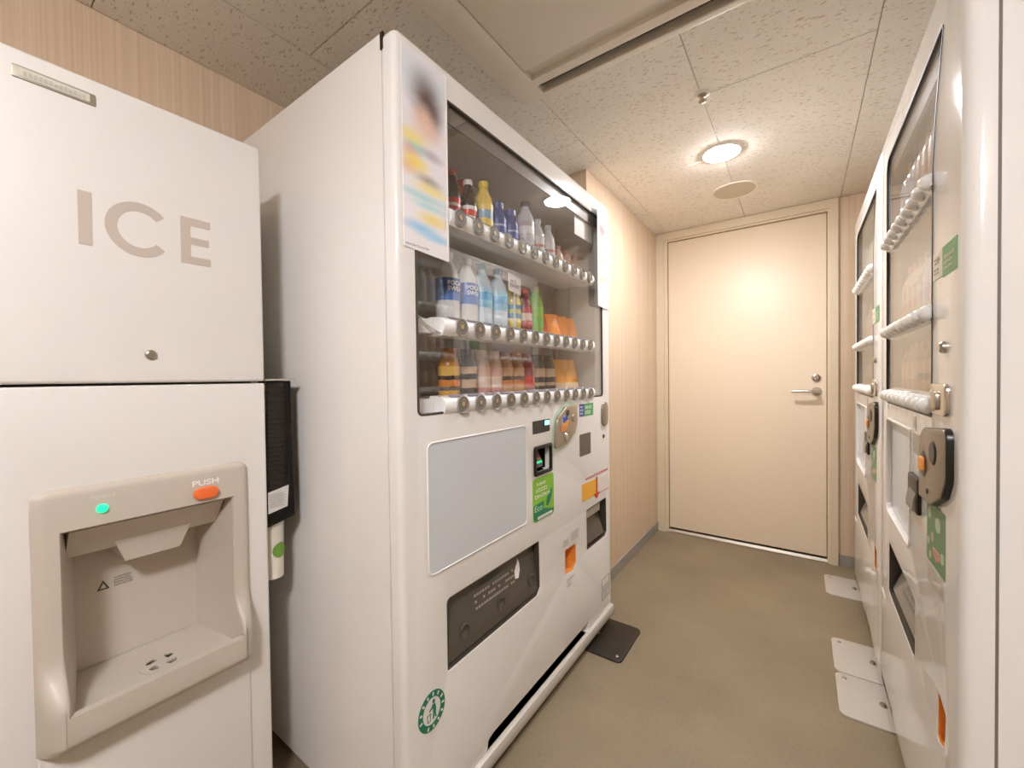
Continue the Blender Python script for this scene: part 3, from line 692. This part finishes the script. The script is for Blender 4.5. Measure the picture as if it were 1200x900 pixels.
# stickers
ec = rrect(Y(1.087), Y(1.219), .622, .761, .012, 4)
eco = MB().plate(ec, (), -.0012, .001).build('eco_sticker', GREEN, vm)
ep = MB(); d = -.0018
flat(ep, rpoly([(Y(1.089), .645), (Y(1.15), .655), (Y(1.217), .640), (Y(1.217), .636), (Y(1.205), .624), (Y(1.10), .624), (Y(1.089), .636)], 0), d, 0)
flat(ep, [(Y(1.089), .645), (Y(1.150), .655), (Y(1.152), .680), (Y(1.089), .676)], d, 0)
flat(ep, [(Y(1.165), .662), (Y(1.178), .657), (Y(1.192), .668), (Y(1.204), .690), (Y(1.209), .712), (Y(1.190), .702), (Y(1.172), .685)], d, 0)
flat(ep, rrect(Y(1.112), Y(1.206), .626, .635, .003, 2), d - .0003, 1)
print_lines(ep, Y(1.11), Y(1.18), .733, .750, 1, d - .0003, 1, .014, 31); print_lines(ep, Y(1.105), Y(1.195), .712, .731, 1, d - .0003, 1, .014, 32); print_lines(ep, Y(1.097), Y(1.20), .692, .711, 1, d - .0003, 1, .014, 33)
print_lines(ep, Y(1.118), Y(1.20), .6275, .6335, 1, d - .0007, 2, .006, 34)
ep.build('sticker_print', [DGREEN, PRINTW, PRINTG], eco)
lettering('eco_lettering', 'Eco', Y(1.094), .654, .020, d - .0007, mat('print_mint', 'bfe6c0', .5), eco, width=.048, bold=.01)
ics = MB(); flat(ics, rrect(Y(1.425), Y(1.466), .932, .980, .001, 1), -.0008, 0, .001); flat(ics, rrect(Y(1.467), Y(1.551), .931, .980, .001, 1), -.0008, 1, .001)
print_lines(ics, Y(1.431), Y(1.461), .937, .976, 3, -.0012, 2, .012, 41); print_lines(ics, Y(1.474), Y(1.546), .936, .976, 2, -.0012, 2, .016, 42)
ics.build('ic_sticker', [BLUE, mat('sticker_mid_green', '58b060', .4), PRINTW], vm)
MB().plate(rrect(Y(1.424), Y(1.523), .778, .863, .004, 2), (), -.001, .002).build('card_reader', mat('reader_grey', '655c50', .3), vm)
MB().plate(rrect(Y(1.632), Y(1.695), .873, .978, .030, 6), (), -.008, .001, bev=.004).build('door_lock', mat('lock_metal', 'a89f90', .3, .7), vm)
MB().lathe([(0, -.004), (.007, -.004), (.009, -.001), (.009, .002)], (Y(1.655), 0, .83), 14, 0, 'y').build('key_lock', DARK, vm)
rs = MB()
flat(rs, [(Y(1.441), .600), (Y(1.572), .597), (Y(1.572), .664), (Y(1.441), .667)], -.0008, 0, .001)
flat(rs, [(Y(1.572), .600), (Y(1.586), .600), (Y(1.586), .670), (Y(1.572), .670)], -.0012, 1, .001)
flat(rs, [(Y(1.548), .604), (Y(1.611), .604), (Y(1.579), .580)], -.0014, 1, .001)
flat(rs, [(Y(1.60), .598), (Y(1.705), .598), (Y(1.705), .664), (Y(1.60), .664)], -.0008, 2, .001)
flat(rs, [(Y(1.60), .5955), (Y(1.708), .5955), (Y(1.708), .5975), (Y(1.60), .5975)], -.0008, 1, .001)
print_lines(rs, Y(1.475), Y(1.715), .674, .690, 1, -.0008, 1, .018, 51, .95)
rs.build('guide_sticker', [AMBER, RED, mat('sticker_pale', 'ece2da', .4)], vm)
lb = MB()
for a0, a1, o in ((.180, .220, True), (.128, .174, False)):
    outl_ = [(Y(1.622), a0), (Y(1.706), a0), (Y(1.706), a1), (Y(1.622), a1)]
    lb.plate(outl_, [inset(ccw(outl_), .003)], -.0006, .0008)
    if o: print_lines(lb, Y(1.628), Y(1.70), a0 + .004, a0 + .012, 1, -.0006, 0, .006, 61)
    else: print_lines(lb, Y(1.628), Y(1.70), a0 + .004, a1 - .003, 4, -.0006, 0, .008, 62)
lb.build('rating_label', PRINTG, vm)
# round recycling emblem
em = MB(); ce = (Y(.6455), .322)
em.plate(ell(*ce, .0415, .0445, 40), [ell(*ce, .0275, .0300, 40)], -.0008, .001, m=0)
for k in range(26):
    a = 2 * PI * k / 26
    if .55 < (a % (2 * PI)) < .9 or 3.7 < a < 4.1: continue
    q = []
    for dr_, da in ((-.004, -.07), (.004, -.07), (.004, .07), (-.004, .07)):
        q.append((ce[0] + (.0345 + dr_) * math.cos(a + da), -.0012, ce[1] + (.0372 + dr_) * math.sin(a + da)))
    if k % 2 == 0: em.add(q, [(0, 1, 2, 3)], 1)
flat(em, ell(ce[0] + .006, ce[1] + .019, .0042, .0045, 14), -.0008, 0, .001)
flat(em, [(ce[0] + a, ce[1] + b) for a, b in ((.001, .012), (.010, .013), (.013, .002), (.012, -.008), (.014, -.021), (.010, -.021), (.008, -.008), (.006, -.021), (.002, -.021), (.004, -.006), (.003, .004), (-.008, .001), (-.008, .004), (.0, .008))], -.0008, 0, .001)
bin_ = [(ce[0] - .015, ce[1] - .004), (ce[0] - .003, ce[1] - .004), (ce[0] - .005, ce[1] - .022), (ce[0] - .013, ce[1] - .022)]
em.plate(bin_, [inset(ccw(bin_), .0013)], -.0008, .001, m=0)
em.build('recycling_emblem', [EMB, WHITE], vm)
MB().box(-.0012, .004, .033, .0425, 1.792, 1.829).build('notch_shade', BLACK, vm)  # black box stands in for the shade in the notch atop the seam
# posters
PBL = [(.5, .86, .9, .12, 'd5e2ea', .8), (.5, .80, .34, .13, '6b5048', .95), (.62, .73, .24, .10, '5c4640', .85), (.45, .70, .22, .06, 'e8c0a8', .9), (.5, .64, .36, .07, 'f0cdb6', .9), (.2, .56, .3, .05, 'f3dc60', .8), (.3, .52, .25, .03, '9fd6c6', .8),
       (.15, .49, .2, .04, 'e2a0a0', .7), (.62, .52, .25, .03, 'b8a8b4', .8), (.25, .44, .3, .05, 'f5d84a', .9), (.55, .38, .3, .03, 'a99a88', .9), (.1, .41, .2, .04, 'eec09a', .7), (.6, .34, .4, .03, 'f6e27a', .8),
       (.4, .29, .6, .025, '9fd8d8', .7), (.55, .25, .4, .02, 'a0dcd8', .7), (.62, .19, .34, .035, 'f7dc6c', .85), (.35, .13, .4, .03, '7cc4ea', .8), (.7, .10, .4, .025, '86cbee', .8)]
PM = poster_mat('poster_print', PBL, 'f3eef0')
PM2 = poster_mat('poster_print_pale', [(.5, .92, .9, .08, 'cfe2ea', .8), (.5, .80, .5, .09, '9d8f92', .85), (.5, .72, .5, .03, 'd9b8b0', .6), (.5, .48, .5, .04, 'f0dca0', .7), (.4, .38, .7, .04, 'cfe0ea', .6), (.6, .30, .5, .04, 'f3e6a6', .7), (.5, .15, .6, .06, 'bfdcec', .7)], 'f1ebe6')
pl = MB().plate([(Y(.586), 1.372), (Y(.720), 1.366), (Y(.724), 1.808), (Y(.586), 1.806)], (), -.0018, -.0002)
pl.box(Y(.7165), Y(.7215), -.003, -.0018, 1.367, 1.807, 1); po = pl.build('poster', [PM, PRINTW], vm)
lp = MB(); print_lines(lp, Y(.59), Y(.66), 1.376, 1.384, 1, -.0021, 0, .006, 77); lp.build('poster_print', PRINTG, po, recalc=False)
p2 = MB(); o = []
for k in range(7):
    u = Y(1.572) + .145 * k / 6; dd = -.002 - .014 * (1 - k / 6) ** 2
    o.append((u, dd))
Vv = [(u, d - t, v) for t in (0, .0008) for v in (1.378, 1.786) for u, d in o]
Fq = []
for k in range(6):
    Fq += [(k, k + 1, k + 8, k + 7), (14 + k, 21 + k, 22 + k, 15 + k), (k, 14 + k, 15 + k, k + 1), (7 + k, 8 + k, 22 + k, 21 + k)]
Fq += [(0, 7, 21, 14), (6, 20, 27, 13)]
p2.add(Vv, Fq); p2.build('poster', PM2, vm)
for a, b in ((Y(1.47), Y(1.72)), (Y(.60), Y(.85))): foot_plate(vm, a, b, -.138, .11, mat('plate_black', '2a231d', .4))
levelling_feet(vm, MW, MD, MBASE)
MB().lathe([(0, -.003), (.003, -.0025), (.004, 0)], (0, .0, 0), 10).build('side_screw', CHROME, vm).matrix_local = Matrix.Translation((0, .318, 1.093)) @ Matrix.Rotation(-PI / 2, 4, 'Y') @ Matrix.Translation((0, 0, 0))

# ---- the two machines on the right share one design (front faces -x)
NX = .215
def right_machine(y_hi, W, label):
    t = thing('vending_machine', label, 'vending machine', (NX, y_hi, 0), -PI / 2, 'vending machines')
    H, D, base = 1.828, .74, .032
    cabinet(t, W, H - .002, D, base)
    win = rpoly([(.103, .995), (.648, .995), (.650, 1.50), (.672, 1.60), (.726, 1.735), (.103, 1.735)], [.02, .012, .06, .06, .012, .045])
    low = rpoly([(.125, .70), (.18, .675), (.448, .655), (.448, .945), (.125, .945)], [.03, .02, .02, .004, .012])
    low = rpoly([(.125, .668), (.445, .660), (.448, .945), (.125, .945)], [.03, .02, .006, .012])
    out = rpoly([(.150, .425), (.50, .415), (.50, .555), (.155, .577)], [.008, .02, .008, .008])
    ret = rpoly([(.695, .37), (.745, .39), (.752, .455), (.700, .470)], [.01, .01, .006, .006])
    ret = [(a + (W - .845), b) for a, b in ret]
    MB().plate(rpoly([(0, .075), (W, .075), (W, H), (0, H)], [.004, .004, .022, .022]), [win, low, out, ret], 0, .036, bev=.022, hb=.003, seg=5).build('front_door', WHITE, t, ang=40)
    liner(t, .103, .726, .995, 1.735, .24)
    MB().plate(inset(ccw(win), .002), (), .004, .008).build('window_glass', GLASS, t)
    MB().plate(win, [inset(ccw(win), .006)], -.0005, .005).build('window_seal', mat('seal_black', '2a2520', .5), t)
    MB().box(.106, .70, .011, .0145, 1.685, 1.733).build('light_cover', mat('cover_grey'), t)
    for v in (1.452, 1.186, .996):
        rail(t, .106, .646, v, [.135 + .062 * i for i in range(9)], BTN_D, v + .022, tags=False, deep=.017, d_off=.002)
    MB().prism([(.004, .075), (.03, .03), (.10, .03), (.10, .075)], .004, W - .004).build('kick_plate', mat('lip_grey'), t)
    # lower advertising window
    MB().plate(inset(ccw(low), .002), (), .010, .013).build('advert_panel', GREYP, t)
    MB().plate(inset(ccw(low), -.006), [low], -.003, .001, bev=.002, hb=.001).build('panel_rim', mat('rim_white'), t)
    # delivery opening
    MB().pocket(.146, .504, .034, .16, .41, .582).build('delivery_pocket', mat('pocket_dark'), t, recalc=False)
    fl = MB().prism([(.012, .425), (.008, .44), (.045, .545), (.052, .545), (.022, .425)], .165, .495).build('delivery_flap', mat('flap_clear_grey', '8f877a', .15), t)
    k = MB(); print_lines(k, .25, .42, .465, .52, 4, .009, 0, .010, 91)
    k.v = [(u, .008 + (v - .44) * (.037 / .105) - .001, v) for u, d, v in k.v]; k.build('flap_print', PRINTG, fl, recalc=False)
    lining(t, out, DARK, 'delivery_frame'); lining(t, ret, ORANGE, 'change_frame')
    MB().pocket(.69 + (W - .845), .758 + (W - .845), .036, .07, .365, .475).build('change_cup', ORANGE, t, recalc=False)
    # coin unit
    c0 = W - .845 + .035
    cp = rpoly([(.565, .835), (.66, .838), (.735, .870), (.762, .905), (.762, 1.0), (.60, .985), (.57, .965)], [.006, .03, .03, .03, .02, .03, .03])
    cp = [(a + c0, b - .012) for a, b in cp]
    co = MB().plate(cp, (), -.010, .001, bev=.002, m=0); co.plate(inset(ccw(cp), .002), (), -.0115, -.009, bev=.002, m=1)
    cu = co.build('coin_unit', [BLACK, BRONZE], t)
    MB().lathe([(0, -.013), (.022, -.013), (.027, -.0115)], (.61 + c0, 0, .900), 22, 0, 'y').build('coin_dish', BLACK, cu)
    MB().plate(rrect(.595 + c0, .625 + c0, .886, .914, .006, 3), (), -.018, -.0125, bev=.002).build('return_lever', ORANGE, cu)
    MB().lathe([(0, -.014), (.020, -.014), (.024, -.0115)], (.685 + c0, 0, .933), 22, 0, 'y').build('coin_slot', BLACK, cu)
    MB().lathe([(0, -.013), (.005, -.013), (.006, -.0115)], (.64 + c0, 0, .850), 12, 0, 'y').build('screw', BLACK, cu)
    c0 = W - .845
    ds = MB().plate(rrect(.487, .575, .900, .945, .003, 2), (), -.001, .002).build('price_display', mat('display_grey', '8c8b7c', .2), t)
    MB().plate(rrect(.553, .568, .915, .930, .003, 2), (), -.002, -.001).build('display_lamp', LED, ds)
    bs = MB().plate(rrect(.463, .562, .768, .850, .008, 3), (), -.007, .001, bev=.003).build('bill_slot', BLACK, t)
    MB().prism([(-.013, .775), (-.011, .80), (-.007, .815), (-.007, .775)], .478, .548).build('bill_tongue', mat('slide_grey'), bs)
    sm = MB(); flat(sm, rrect(.487, .512, .952, .985, .001, 1), -.0008, 0, .001); print_lines(sm, .489, .511, .955, .982, 4, -.0012, 1, .005, 92); sm.build('small_label', [mat('label_beige', 'd6cfc0', .5), PRINTG], t)
    # locks
    ck = MB().plate(rrect(.668 + c0, .772 + c0, 1.005, 1.065, .014, 4), (), -.007, .001, bev=.003).build('door_lock', CHROME, t)
    MB().plate(rrect(.70 + c0, .735 + c0, 1.015, 1.05, .008, 3), (), -.012, -.0065, bev=.002).build('lock_handle', STEEL, ck)
    MB().lathe([(0, -.008), (.008, -.008), (.011, -.005), (.011, .002)], (.738 + c0, 0, 1.132), 16, 0, 'y').build('key_lock', STEEL, t)
    # stickers
    st = MB(); flat(st, rrect(.724 + c0, .812 + c0, 1.262, 1.318, .001, 1), -.0008, 0, .001); flat(st, rrect(.657 + c0, .723 + c0, 1.266, 1.318, .001, 1), -.0008, 1, .001)
    print_lines(st, .735 + c0, .80 + c0, 1.272, 1.302, 3, -.0012, 1, .010, 95); print_lines(st, .668 + c0, .715 + c0, 1.272, 1.312, 2, -.0012, 2, .018, 96)
    st.build('power_sticker', [mat('sticker_leaf_green', '5ba05f', .4), mat('sticker_cream', 'e4dccb', .4), PRINTG], t)
    ps = MB(); flat(ps, rrect(.616 + c0, .748 + c0, .700, .823, .002, 1), -.0008, 0, .001)
    for a, b, r, mm in ((.64, .80, .014, 1), (.70, .79, .018, 1), (.66, .755, .012, 2), (.73, .735, .013, 1), (.632, .74, .010, 1), (.69, .725, .012, 3), (.645, .715, .010, 1)):
        flat(ps, ell(a + c0, b, r, r * .8, 14), -.0013, mm, .0008)
    flat(ps, rrect(.665 + c0, .715 + c0, .722, .738, .004, 2), -.0016, 3, .001)
    print_lines(ps, .618 + c0, .746 + c0, .655, .695, 4, -.0008, 2, .010, 97); ps.build('flyer', [mat('flyer_green', '71946a', .5), mat('flyer_pale', 'b6c4a4', .5), mat('flyer_tan', 'b9a888', .5), mat('flyer_rose', 'd49a88', .5)], t)
    wl = MB(); flat(wl, rrect(.02, .10, .372, .382, .001, 1), -.0008, 0, .001); wl.build('strip_label', PRINTW, t)
    levelling_feet(t, W, D, base)
    return t
vn = right_machine(1.812, .845, 'white vending machine facing the wide one, standing farther from the door')
vf = right_machine(2.645, .830, 'white vending machine facing the wide one, standing next to the door')
PW = mat('plate_white', 'c2b9ad', .4)
def rplate(t, yhi, ya, yb): foot_plate(t, yhi - yb, yhi - ya, -.118, .10, PW)
rplate(vn, 1.812, 1.643, 1.872); rplate(vn, 1.812, .98, 1.21); rplate(vf, 2.645, 1.878, 2.112); rplate(vf, 2.645, 2.52, 2.757)

# ------------------------------------------------------------------ drinks on show
PROF = {
    'pet': ([(0, .004), (.018, 0), (.026, .002), (.0295, .010), (.0300, .030), (.0290, .060), (.0300, .090), (.0300, .135), (.027, .155), (.019, .175), (.0135, .186), (.0125, .196), (0, .196)], (.194, .212, .0145), (.078, .138, .0306)),
    'slimpet': ([(0, .004), (.016, 0), (.024, .002), (.027, .01), (.027, .05), (.0262, .08), (.027, .11), (.024, .128), (.016, .146), (.0125, .156), (.012, .162), (0, .162)], (.160, .177, .0140), (.045, .110, .0276)),
    'cola': ([(0, .004), (.017, 0), (.0235, .003), (.0245, .02), (.0215, .045), (.0225, .065), (.0265, .09), (.0250, .115), (.017, .14), (.0125, .158), (0, .158)], (.157, .172, .0138), (.058, .092, .0258)),
    'can': ([(0, .003), (.020, 0), (.0225, .001), (.0255, .006), (.0262, .012), (.0262, .105), (.024, .117), (.0225, .122), (0, .122)], (.122, .1235, .0225), (.012, .104, .0265)),
    'bottlecan': ([(0, .003), (.020, 0), (.0235, .001), (.0262, .006), (.0265, .012), (.0265, .092), (.0235, .108), (.0185, .120), (.0175, .126), (0, .126)], (.124, .142, .0190), (.012, .092, .0270)),
    'small': ([(0, .003), (.016, 0), (.0225, .002), (.0235, .008), (.0235, .07), (.020, .085), (.013, .098), (.0115, .106), (0, .106)], (.105, .118, .0130), (.015, .068, .0240)),
}
def lmat(cols, name):
    """label print: horizontal colour bands from bottom to top"""
    key = 'lab_' + '_'.join(c for c, _ in cols)
    if key in MATS: return MATS[key]
    m = mat(key, cols[0][0], .35); t = NT(m); tc = t.n('ShaderNodeTexCoord'); sx = t.n('ShaderNodeSeparateXYZ'); t.l(tc.outputs['Generated'], sx.inputs[0])
    nz = t.noise(tc.outputs['Generated'], 6, 2); z = t.math('ADD', sx.outputs[2], t.math('MULTIPLY', t.math('SUBTRACT', nz, .5), .08))
    r = t.n('ShaderNodeValToRGB'); r.color_ramp.interpolation = 'CONSTANT'
    while len(r.color_ramp.elements) < len(cols): r.color_ramp.elements.new(.5)
    p = 0
    for e, (c, f) in zip(r.color_ramp.elements, cols): e.position = p; e.color = lin(c); p += f
    t.l(z, r.inputs[0]); t.l(r.outputs[0], t.b.inputs['Base Color']); return m
MESHC = {}
def drink(kind, loc, rz, body, cap, bands, label, cat='bottle', group=None, words=None, scale=1.0, name='drink_bottle', clear=False):
    prof, (c0, c1, cr), (l0, l1, lr) = PROF[kind]
    t = thing(name, label, cat, loc, rz, group)
    bm_ = mat('body_' + body + ('_c' if clear else ''), body, .12 if clear else .25, coat=.5)
    def get(part, fn):
        k = (kind, part, body, cap, str(bands))
        if k not in MESHC: MESHC[k] = fn()
        return MESHC[k]
    a = obj('body', get('body', lambda: MB().lathe(prof, seg=20).mesh('body', bm_, ang=50)), t)
    b = obj('lid' if kind == 'can' else 'cap', get('cap', lambda: MB().lathe([(0, c0), (cr, c0), (cr, c1 - .001), (cr - .001, c1), (0, c1)], seg=20).mesh('cap', mat('cap_' + cap, cap, .35))), t)
    if bands:
        def mk():
            pts = [p for p in prof if l0 < p[1] < l1]
            def rad(z):
                for (r0, z0), (r1, z1) in zip(prof, prof[1:]):
                    if z0 <= z <= z1 and z1 > z0: return r0 + (r1 - r0) * (z - z0) / (z1 - z0)
                return lr
            zs = [l0] + [p[1] for p in pts] + [l1]
            return MB().lathe([(rad(z) + .0006, z) for z in zs], seg=20).mesh('label', lmat(bands, kind), ang=50)
        c = obj('label', get('label', mk), t)
        if words:
            for s, h, v, wd, col in words:
                V, F = text(s, h, .02, wd); r = lr + .0012; mb = MB()
                mb.add([(r * math.sin((x - wd / 2) / r), -r * math.cos((x - wd / 2) / r), v + z) for x, z in V], F)
                mb.build('label_lettering', mat('words_' + col, col, .5), c, recalc=False)
    wide = 1.12 if kind in ('pet', 'bottlecan') and loc[0] < 0 and scale == 1 else 1.0
    if scale != 1 or wide != 1: t.scale = (scale * wide, scale * wide, scale)
    return t
def pouch(loc, rz, col, base, label, group, tilt=24, w_=.062, h_=.15, name='drink_pouch', spout=True):
    t = thing(name, label, 'pouch', loc, rz, group)
    a = math.radians(tilt); rot = lambda u, v, d: (u, d * math.cos(a) + v * math.sin(a), v * math.cos(a) - d * math.sin(a))
    n = 7; V = []; F = []
    for sgn in (-1, 1):
        for j in range(n):
            for i in range(n):
                x = i / (n - 1) * 2 - 1; y = j / (n - 1); b = (1 - x ** 4) * math.sin(PI * min(1, y * 1.0)) ** .6 * .011 * (1.3 - y * .6)
                V.append(rot(x * w_ / 2 * (1 - .12 * y * y), y * h_, .012 - .0 + sgn * (b + .0006)))
    for s in (0, 1):
        for j in range(n - 1):
            for i in range(n - 1):
                k = s * n * n + j * n + i; F.append((k, k + 1, k + n + 1, k + n) if s == 0 else (k, k + n, k + n + 1, k + 1))
    bd = []
    for i in range(n - 1): bd += [(i, i + 1), ((n - 1) * n + i, (n - 1) * n + i + 1), (i * n, (i + 1) * n), (i * n + n - 1, (i + 1) * n + n - 1)]
    for p, q in bd: F.append((p, q, q + n * n, p + n * n))
    zmin = min(v[2] for v in V); V = [(x, y, z - zmin) for x, y, z in V]
    m = MB(); m.add(V, F); b = m.build('pouch_body', lmat([(base, .28), (col, .5), (col, .22)], 'p'), t, ang=70)
    if spout: 
        top = rot(0, h_ - .004, .012); c = MB().lathe([(0, .014), (.008, .014), (.008, 0), (0, 0)], (0, 0, 0), 12).build('spout', PRINTW, t); c.location = (top[0], top[1], top[2] - zmin); c.rotation_euler = (-a, 0, 0)
    st = MB().box(-.02, .02, .004, .04, 0, .0015)
    st.build('stand', PRINTW, t)
    return t
DX = MX - .096        # line of the bottles behind the rails of the wide machine
def LL(y, dx, z): return (DX + dx, y * (DX + dx) / -.775, z)   # y was read on the plane x = -.775
def L1(y, dx=0): return LL(y, dx, 1.458 + .0285)
def L2(y, dx=0): return LL(y, dx, 1.189 + .0285)
def L3(y, dx=0): return LL(y, dx, .998 + .0285)
F_ = PI / 2
G1, G2, G3 = 'drinks on the top shelf of the wide machine', 'drinks on the middle shelf of the wide machine', 'drinks on the bottom shelf of the wide machine'
COLA = [('d8281e', .35), ('f2ece6', .25), ('d8281e', .4)]
drink('cola', L1(.820), F_, '2a130c', 'c8241c', COLA, 'dark cola bottle half hidden behind the poster, top shelf of the wide machine', group=G1)
drink('slimpet', L1(.862, -.052), F_, 'd6402f', 'd6402f', [('d6402f', .6), ('e05a46', .4)], 'tall all-red bottle behind the cola on the top shelf of the wide machine', group=G1, scale=1.12)
drink('cola', L1(.888), F_, '2a130c', 'e9e4de', [('efeae4', .2), ('e0402e', .5), ('efeae4', .3)], 'dark cola bottle with a round red and white label next to the yellow bottle', group=G1)
drink('slimpet', L1(.958), F_, 'edc95a', 'ecd24e', [('efd06a', .2), ('e8c860', .2), ('8fb4c8', .35), ('efd06a', .25)], 'yellow lemon drink bottle with a blue print, on the top shelf of the wide machine', group=G1, scale=1.1)
for k, y in enumerate((1.026, 1.092)):
    drink('bottlecan', L1(y), F_, '3c4a8e', '46528f', [('4453a0', .25), ('b8bcd0', .12), ('4c5aa6', .35), ('b8bcd0', .08), ('3f4d98', .2)], 'blue drink bottle with pale bands, on the top shelf of the wide machine', 'bottle', G1, scale=1.08)
drink('pet', L1(1.183), F_, 'd6d6d8', '4c5468', [('dcd6d6', .3), ('f4f2f0', .4), ('c9b6ba', .3)], 'tall clear bottle with a dark cap, on the top shelf of the wide machine', group=G1, clear=True)
for y in (1.262, 1.338): drink('slimpet', L1(y), F_, 'd2d2d0', 'b9bcc4', [('d8d4d2', .4), ('c6807a', .15), ('dcdad6', .45)], 'clear bottle with a thin red band, on the top shelf of the wide machine', group=G1, clear=True)
for y in (1.412, 1.486, 1.560): drink('small', L1(y), F_, 'dcb8a4', 'b88474', [('e2c4b2', .4), ('c88a78', .3), ('e6cdbc', .3)], 'small pink bottle with a brown cap, on the top shelf of the wide machine', group=G1)
for y in (.800, .876): drink('pet', L2(y), F_, 'dcdad6', 'e8e6e2', [('4a78c0', .55), ('3a5ca8', .45)], 'white sports drink bottle with a blue label, middle shelf of the wide machine', group=G2,
    words=[('POCARI', .012, .118, .05, 'f0efec'), ('SWEAT', .012, .103, .05, 'f0efec')])
for y in (.942, 1.020): drink('pet', L2(y), F_, 'd4e2ea', '3c86a4', [('8cc8e4', .35), ('5ab0dc', .4), ('b8dcec', .25)], 'pale blue water bottle with a teal cap, on the middle shelf of the wide machine', group=G2, clear=True)
drink('slimpet', L2(1.100), F_, 'e6cc62', 'e8e4d8', [('ecd060', .2), ('4f93b4', .25), ('cfd25e', .2), ('4f93b4', .2), ('e6c84e', .15)], 'bottle with a yellow and blue striped label, on the middle shelf of the wide machine', group=G2, scale=1.08)
drink('slimpet', L2(1.172), F_, '8c3a34', 'c8504a', [('b23c38', .3), ('e8cfc0', .4), ('b83c3a', .3)], 'dark red bottle with a cream label, on the middle shelf of the wide machine', group=G2)
drink('slimpet', L2(1.242), F_, '8cbf58', 'a8b070', [('7cc04a', .5), ('8ecb52', .5)], 'green tea bottle with a bright green label, on the middle shelf of the wide machine', group=G2, scale=1.1)
pouch(L2(1.322, -.01), F_, 'd8483e', 'e07a70', 'red foil drink pouch on the middle shelf of the wide machine', G2, tilt=10, w_=.07, h_=.17, spout=False)
for y in (1.402, 1.474, 1.548): pouch(L2(y, .012), F_ - .45, 'ff9a3a', 'f6e0c8', 'leaning orange jelly pouch on the middle shelf of the wide machine', G2, tilt=16, w_=.072, h_=.125, spout=False)
CARD = thing('offer_card', 'small white card standing among the bottles of the middle shelf', 'card', (DX + .0405, 1.085, 1.2175), F_)
cdm = MB(); cdm.plate([(-.006, 0), (.006, 0), (.006, .15), (-.006, .15)], (), .004, .005); cdm.build('stem', mat('clear_stem', 'd9d6d0', .2), CARD)
cdm = MB(); cdm.plate([(-.034, .145), (.034, .137), (.036, .192), (-.036, .20)], (), .0025, .0038); cdf = cdm.build('face', PRINTW, CARD)
cdp = MB(); print_lines(cdp, -.026, .026, .155, .185, 2, .002, 0, .012, 66); cdp.build('print', PRINTG, cdf, recalc=False)
drink('bottlecan', L3(.800), F_, 'c98a3e', 'b8702e', [('e2a848', .18), ('4a3424', .14), ('e08a3a', .22), ('3a2e26', .14), ('e9b85a', .32)], 'orange and black coffee bottle at the bracket end of the bottom shelf', group=G3)
drink('bottlecan', L3(.872), F_, '2e2a26', '3a3632', [('3a342e', .25), ('c9ad90', .3), ('2e2a26', .2), ('d2b698', .25)], 'black coffee bottle with cream bands next to the pink bottles', group=G3)
for y in (.934, .992): drink('bottlecan', L3(y), F_, 'e2c4b0', 'd9c2ae', [('dba49a', .25), ('efd8c8', .4), ('e2b8a6', .35)], 'pink and cream milk tea bottle on the bottom shelf of the wide machine', group=G3)
for y in (1.050, 1.114): drink('bottlecan', L3(y), F_, 'c08a5e', 'a8744e', [('d8a874', .25), ('d88a52', .25), ('4a3a2e', .15), ('caa27c', .35)], 'brown coffee bottle with a black band, on the bottom shelf of the wide machine', group=G3)
drink('bottlecan', L3(1.178), F_, 'b0443a', 'a87068', [('c98f86', .2), ('de4a34', .45), ('a85a50', .35)], 'red coffee bottle on the bottom shelf of the wide machine', group=G3)
for y in (1.250, 1.326): drink('bottlecan', L3(y), F_, '3c342c', '4a4036', [('3c342c', .2), ('c0a488', .15), ('3c342c', .25), ('c8aa88', .4)], 'dark coffee bottle with tan bands, beside the orange pouches of the bottom shelf', group=G3)
for y in (1.428, 1.530): pouch(L3(y, .006), F_ - .4, 'ffae34', 'f6d8b4', 'leaning orange pouch on the bottom shelf of the wide machine', G3, tilt=14, w_=.095, h_=.135, spout=False)
# right-hand machines
SHELF = [(1.452, 'top', [('pet', 'd9d8d6', 'c9c4bc', [('d4dbe0', .5), ('b9c8d4', .5)], 'clear water bottle with pale label'), ('pet', 'e2ded2', 'cf9a8c', [('e4c8bc', .5), ('efe6dc', .5)], 'clear bottle with a pink label'), ('slimpet', 'd6d8cc', 'a8b896', [('b8c8a0', .6), ('dfe4d0', .4)], 'pale green tea bottle')]),
         (1.186, 'middle', [('slimpet', 'dccab4', 'c9a08c', [('d9a08c', .4), ('e8d2bc', .6)], 'peach bottle with a cream label'), ('slimpet', 'd8d4cc', 'b0a8c0', [('c0b4cc', .5), ('e2dce4', .5)], 'bottle with a lilac label'), ('can', 'c8b8a0', 'c8c4bc', [('e0d2b4', .5), ('c8a684', .5)], 'beige can')]),
         (.996, 'bottom', [('bottlecan', 'c9b49c', 'b49a80', [('c8a684', .4), ('e0c8b0', .6)], 'tan coffee bottle'), ('bottlecan', '9c7a62', '8a6a54', [('a87c5c', .4), ('6a4e3c', .2), ('c09a78', .4)], 'brown coffee bottle'), ('can', 'b89480', 'c8c4bc', [('c87a64', .5), ('e0c8b0', .5)], 'rose can')])]
for root, yhi, who in ((vn, 1.812, 'farther from the door'), (vf, 2.645, 'next to the door')):
    for v, sn, kinds in SHELF:
        for i in range(8):
            kd, bc, cc_, bd, nm = kinds[(0, 0, 0, 1, 1, 1, 2, 2)[i]]
            drink(kd, (NX + .053, yhi - (.165 + .064 * i), v + .0285), -PI / 2, bc, cc_, bd, nm + ', %s shelf of the machine %s' % (sn, who), 'can' if kd == 'can' else 'bottle', 'drinks on the %s shelf, machine %s' % (sn, who), clear=(sn == 'top'), name='drink_can' if kd == 'can' else 'drink_bottle')
